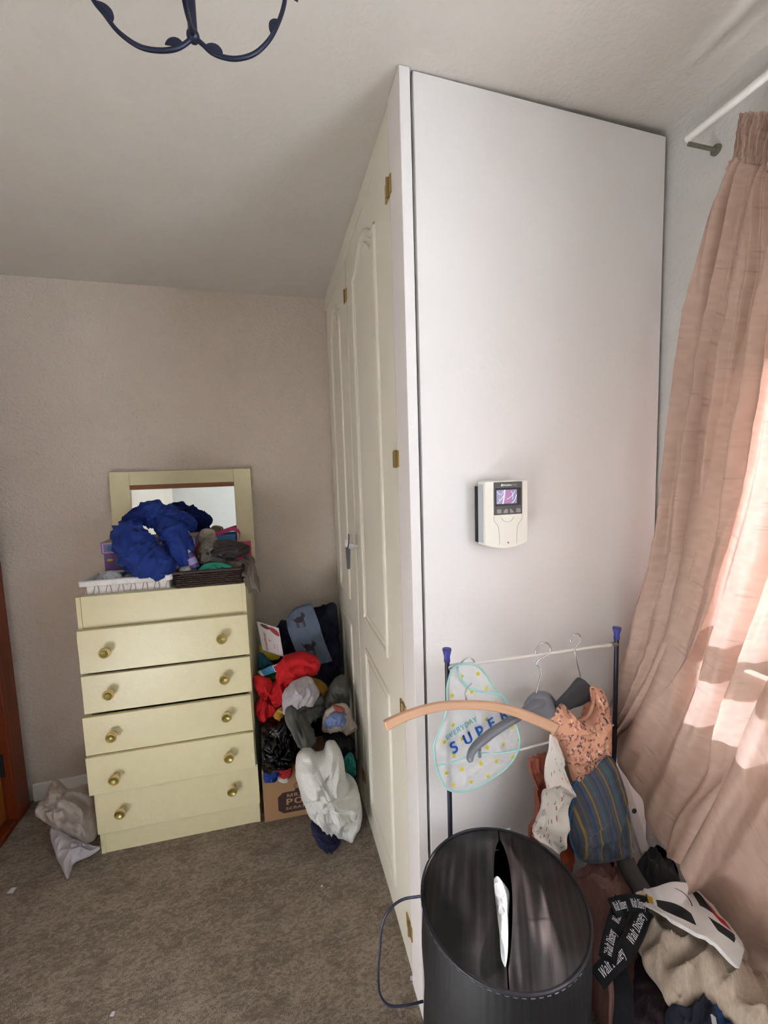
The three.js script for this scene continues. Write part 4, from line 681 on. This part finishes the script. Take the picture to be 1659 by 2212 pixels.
// ---------------------------------------------------------------- black pop-up laundry hamper
const SLIT = -.48, HX = .424, HZ = -.713, HR = .165, HY = .61;
{
  const g = thing('laundry_hamper', 'black round fabric laundry hamper with split lid and sheer stripes', 'laundry hamper', [HX, 0, HZ]);
  const stripes = (n, seed) => tex([1024, 64], (u) => { const k = n(u); return lerp3([.05, .05, .065], [.19, .175, .175], k); });
  const r1 = rng(44), bands = Array.from({ length: 26 }, () => [r1(), .006 + r1() * .01]);
  const sideT = tex([2048, 16], (u) => { const k = Math.pow(.5 + .5 * Math.sin(u * 2 * Math.PI * 150), 2) * .55; return lerp3([.045, .048, .07], [.13, .13, .155], k); });
  const lidT = tex([1024, 16], (u) => { let k = 0; for (const [c, w] of bands) k = Math.max(k, smooth(w, w * .4, Math.abs(u - c))); return lerp3([.05, .045, .053], [.21, .19, .188], k); });
  const prof = []; for (let i = 0; i <= 30; i++) { const t = i / 30; prof.push([HR * (1 + .012 * Math.sin(t * 17)) + .004 * Math.sin(Math.PI * t), .008 + t * (HY - .008)]); }
  const bodyG = lathe(prof, 180), bp = bodyG.attributes.position; for (let i = 0; i < bp.count; i++) { const x = bp.getX(i), y = bp.getY(i), z = bp.getZ(i), a = Math.atan2(z, x), k = 1 + .006 * Math.sin(a * 75) + .014 * noise3(x * 6, y * 5, z * 6); bp.setXYZ(i, x * k, y, z * k); } bodyG.computeVertexNormals();
  const bodyM = phys({ map: sideT, color: hex('#b8b8c4'), roughness: .55, sheen: .1, sheenRoughness: .4 }), lidM = phys({ map: lidT, color: hex('#98949a'), roughness: .55, sheen: .1, sheenRoughness: .4 });
  mesh('hamper_body', bodyG, bodyM, g);
  mesh('base_disc', new THREE.CylinderGeometry(HR - .004, HR - .004, .008, 48).translate(0, .006, 0), M.black, g);
  for (const s of [-1, 1]) {   // the two lid flaps either side of the slit
    const pos = [], uv = [], nu = 40, nv = 60;
    for (let j = 0; j <= nv; j++) for (let i = 0; i <= nu; i++) {
      const zz = Math.sin((j / nv - .5) * Math.PI) * (HR + .001), half = Math.sqrt(Math.max(0, (HR + .001) ** 2 - zz * zz)), gap = Math.min(half, .0015 + .016 * Math.pow(Math.max(0, 1 - ((zz - .01) / .125) ** 2), .9)), t = i / nu, x = s * (gap + (half - gap) * t), rr = Math.hypot(x, zz) / HR;
      const y = HY + .03 * (1 - rr * rr) + .010 * Math.pow(1 - t, 4) * Math.max(0, 1 - (zz / .15) ** 2) * (s > 0 ? 1 : .6) + .009 * noise3(x * 9 * s, zz * 7, s * 4) * (1 - Math.pow(rr, 6)) + .003 * noise3(x * 40, zz * 6, 2) * (1 - Math.pow(rr, 6));
      pos.push(x, y, zz); uv.push((x + HR) / (2 * HR) + .04 * zz, (zz + HR) / (2 * HR));
    }
    const q = new THREE.BufferGeometry(); q.setAttribute('position', new THREE.Float32BufferAttribute(pos, 3)); q.setAttribute('uv', new THREE.Float32BufferAttribute(uv, 2)); q.setIndex(indexGrid(nu, nv)); q.computeVertexNormals(); q.rotateY(SLIT);
    mesh('lid_flap', q, lidM, g);
  }
  mesh('rim_piping', new THREE.TorusGeometry(HR + .002, .0035, 10, 90).rotateX(Math.PI / 2).translate(0, HY, 0), std({ color: hex('#1a1a22'), roughness: .5 }), g);
  const st = []; for (let k = 0; k < 34; k++) { const a = 1.2 + k * .085, b = a + .045; st.push(tube([V(Math.cos(a) * (HR + .005), HY - .003, Math.sin(a) * (HR + .005)), V(Math.cos(b) * (HR + .005), HY - .003, Math.sin(b) * (HR + .005))], .0008, 2, 5)); }
  mesh('stitching', join(st), std({ color: hex('#6b6a72'), roughness: .7 }), g).userData.kind = 'stuff';
  const pts = [[908, 1936], [868, 1944], [840, 1966], [826, 1998], [821, 2050], [817, 2110], [822, 2150], [842, 2172], [875, 2172], [914, 2163]].map(p => onZ(p, -.70).sub(V(HX, 0, HZ)));
  mesh('wire_handle', tube(pts, .0024, 90, 8), std({ color: hex('#191c33'), roughness: .4 }), g).userData.label = 'navy blue looped wire handle';
}
tag(mesh('white_nightie', lump([[1062, 1902], [1074, 1892], [1092, 1912], [1100, 1930], [1098, 1980], [1097, 2040], [1092, 2090], [1084, 2070], [1078, 2010], [1066, 1950]], { y: HY + .024 }, { thick: .012, back: .02, wr: .005, freq: 14, seed: 93, metres: true }), cloth('#dde6ec')), 'white garment showing through the slit of the hamper lid', 'garment');
tag(mesh('white_ribbon', ribbon([[1072, 1838, -.86], [1074, 1822, -.865], [1083, 1808, -.865], [1096, 1790, -.865]].map(([x, y, z]) => onZ([x, y], z)), .016, .0012, V(1, .1, .2)), std({ color: hex('#c9c9cc'), roughness: .5 })), 'short white ribbon poking out of the hamper lid', 'ribbon');

// ---------------------------------------------------------------- heap on the floor under the window
const pile = (name, label, cat, out, y, mat, o = {}) => tag(mesh(name, lump(out, { y }, { thick: .04, back: .05, wr: .035, freq: 11, metres: true, xs: [.3, .97], ...o }), typeof mat === 'string' ? cloth(mat) : mat), label, cat);
pile('mauve_blanket', 'dusty mauve blanket heaped behind the black hamper', 'blanket', [[1240, 1902], [1275, 1878], [1330, 1862], [1375, 1860], [1392, 1900], [1370, 1960], [1346, 2020], [1336, 2080], [1326, 2150], [1316, 2200], [1300, 2110], [1292, 1990], [1268, 1940]], .34, '#9a7068', { thick: .06, back: .33, wr: .05, freq: 9, seed: 101 });
pile('dark_rucksack', 'black and charcoal rucksack lying under the curtain', 'rucksack', [[1376, 1872], [1400, 1850], [1440, 1846], [1478, 1868], [1492, 1905], [1470, 1925], [1420, 1918], [1390, 1905]], .40, '#1f1e20', { thick: .05, back: .39, seed: 102 });
tag(mesh('grey_strap', ribbon([[1350, 1850], [1356, 1866], [1368, 1890], [1384, 1915], [1390, 1930]].map(p => onY(p, .455)), .045, .012, V(1, 0, .35)), cloth('#4a4644')), 'wide grey webbing strap lying over the mauve blanket', 'strap');
pile('maroon_bag', 'dark maroon fabric bag below the beige clothes', 'bag', [[1368, 2140], [1374, 2085], [1392, 2045], [1440, 2015], [1520, 2030], [1580, 2090], [1610, 2170], [1560, 2240], [1450, 2260], [1376, 2250]], .345, '#33242a', { thick: .025, back: .34, seed: 103, wr: .02 });
pile('beige_trousers', 'crumpled beige trousers on top of the floor heap', 'trousers', [[1376, 2010], [1390, 1975], [1430, 1945], [1480, 1950], [1540, 1985], [1600, 2030], [1614, 2060], [1606, 2088], [1640, 2110], [1690, 2150], [1720, 2220], [1640, 2250], [1580, 2190], [1520, 2165], [1466, 2172], [1430, 2130], [1395, 2080]], .42, '#b5a391', { thick: .05, back: .05, wr: .06, freq: 9, stretch: .5, ang: .6, seed: 104, rings: 40, seg: 160 });
{
  const pm = printed('#ddd9d6', (c, w, h) => {
    c.fillStyle = '#d0aa2e'; c.fillRect(14, 210, 64, 170); c.fillStyle = '#26231f'; c.fillRect(52, 200, 6, 190); c.fillStyle = '#1d1c1e'; c.beginPath(); c.moveTo(90, 250); c.quadraticCurveTo(150, 190, 250, 300); c.lineTo(272, 402); c.quadraticCurveTo(160, 400, 92, 392); c.fill();
    c.beginPath(); c.moveTo(268, 60); c.lineTo(330, 90); c.lineTo(392, 190); c.lineTo(300, 196); c.fill(); c.fillStyle = '#c22228'; c.beginPath(); c.moveTo(340, 70); c.lineTo(450, 150); c.lineTo(452, 230); c.lineTo(372, 190); c.fill(); c.fillStyle = '#1d1c1e'; c.beginPath(); c.moveTo(330, 260); c.lineTo(452, 240); c.lineTo(448, 330); c.lineTo(380, 330); c.fill(); c.fillStyle = '#d8d2b0'; c.beginPath(); c.ellipse(404, 120, 18, 12, .5, 0, 7); c.fill();
    c.strokeStyle = '#26231f'; c.lineWidth = 5; c.beginPath(); c.moveTo(200, 90); c.quadraticCurveTo(260, 120, 262, 220); c.stroke();
  });
  const row = (a, y) => a.map(p => onY(p, p[2] ?? y));
  tag(mesh('printed_shorts', sheet([row([[1384, 1924, .475], [1412, 1908, .49], [1455, 1904, .495], [1502, 1926, .495], [1548, 1966, .49], [1590, 2012, .475]]), row([[1378, 1936, .485], [1420, 1940, .52], [1470, 1952, .53], [1518, 1976, .53], [1560, 2008, .52], [1603, 2046, .485]]), row([[1386, 1956, .485], [1428, 1972, .53], [1476, 1994, .54], [1520, 2022, .54], [1560, 2054, .525], [1596, 2092, .49]])], { nu: 80, nv: 40, thick: .008, wr: .016, freq: 7, seed: 105 }), prt(pm)), 'white cloth printed in black, red and yellow on the beige trousers', 'cloth');
}
pile('navy_print_cloth', 'navy cloth with pale print under the beige trousers', 'cloth', [[1440, 2190], [1470, 2178], [1520, 2172], [1560, 2190], [1590, 2230], [1520, 2260], [1460, 2250]], .39, prt(printed('#151a2b', (c, w, h) => { c.fillStyle = '#7c8a78'; c.beginPath(); c.ellipse(130, 380, 40, 30, 0, 0, 7); c.fill(); c.fillStyle = '#c9c9cc'; c.fillRect(300, 360, 60, 30); c.fillStyle = '#1d3a66'; c.fillRect(380, 200, 130, 300); })), { thick: .03, back: .05, seed: 106, metres: false });
{ // black lanyard with white lettering
  const g = thing('lanyard', 'black lanyard with white script lettering trailing off the heap', 'lanyard');
  const t = canvasTex(1024, 128, (c, w, h) => { c.fillStyle = '#07070c'; c.fillRect(0, 0, w, h); c.fillStyle = '#e6e4e8'; c.font = 'italic 66px serif'; c.fillText('Walt Disney', 60, 84); c.fillText('Walt Disney', 580, 84); });
  const lm = std({ map: t, roughness: .95 }), P = (a) => a.map(p => onY(p, p[2]));
  const band = (a, w) => { const c = new THREE.CatmullRomCurve3(P(a), false, 'centripetal'), rows = [[], []]; for (let i = 0; i <= 14; i++) { const q = c.getPointAt(i / 14), tg = c.getTangentAt(i / 14), sd = tg.clone().cross(EYE.clone().sub(q)).normalize(); rows[0].push(q.clone().addScaledVector(sd, -w / 2)); rows[1].push(q.clone().addScaledVector(sd, w / 2)); } return sheet(rows, { nu: 60, nv: 4, thick: .0025, wr: .004, freq: 9 }); };
  mesh('strap', band([[1290, 2116, .44], [1318, 2085, .455], [1350, 2052, .465], [1374, 2010, .475], [1392, 1962, .495]], .034), lm, g);
  mesh('strap', band([[1312, 2075, .46], [1318, 2040, .468], [1328, 2000, .475], [1338, 1968, .48], [1345, 1945, .48]], .034), lm, g);
  mesh('strap', band([[1322, 1962, .49], [1345, 1955, .495], [1372, 1952, .5], [1400, 1958, .5]], .034), lm, g);
  mesh('strap', band([[1335, 2085, .43], [1345, 2130, .43], [1348, 2180, .43], [1345, 2230, .43]], .034), std({ color: hex('#0d0d14'), roughness: .95 }), g);
}

renderer.render(scene, camera);
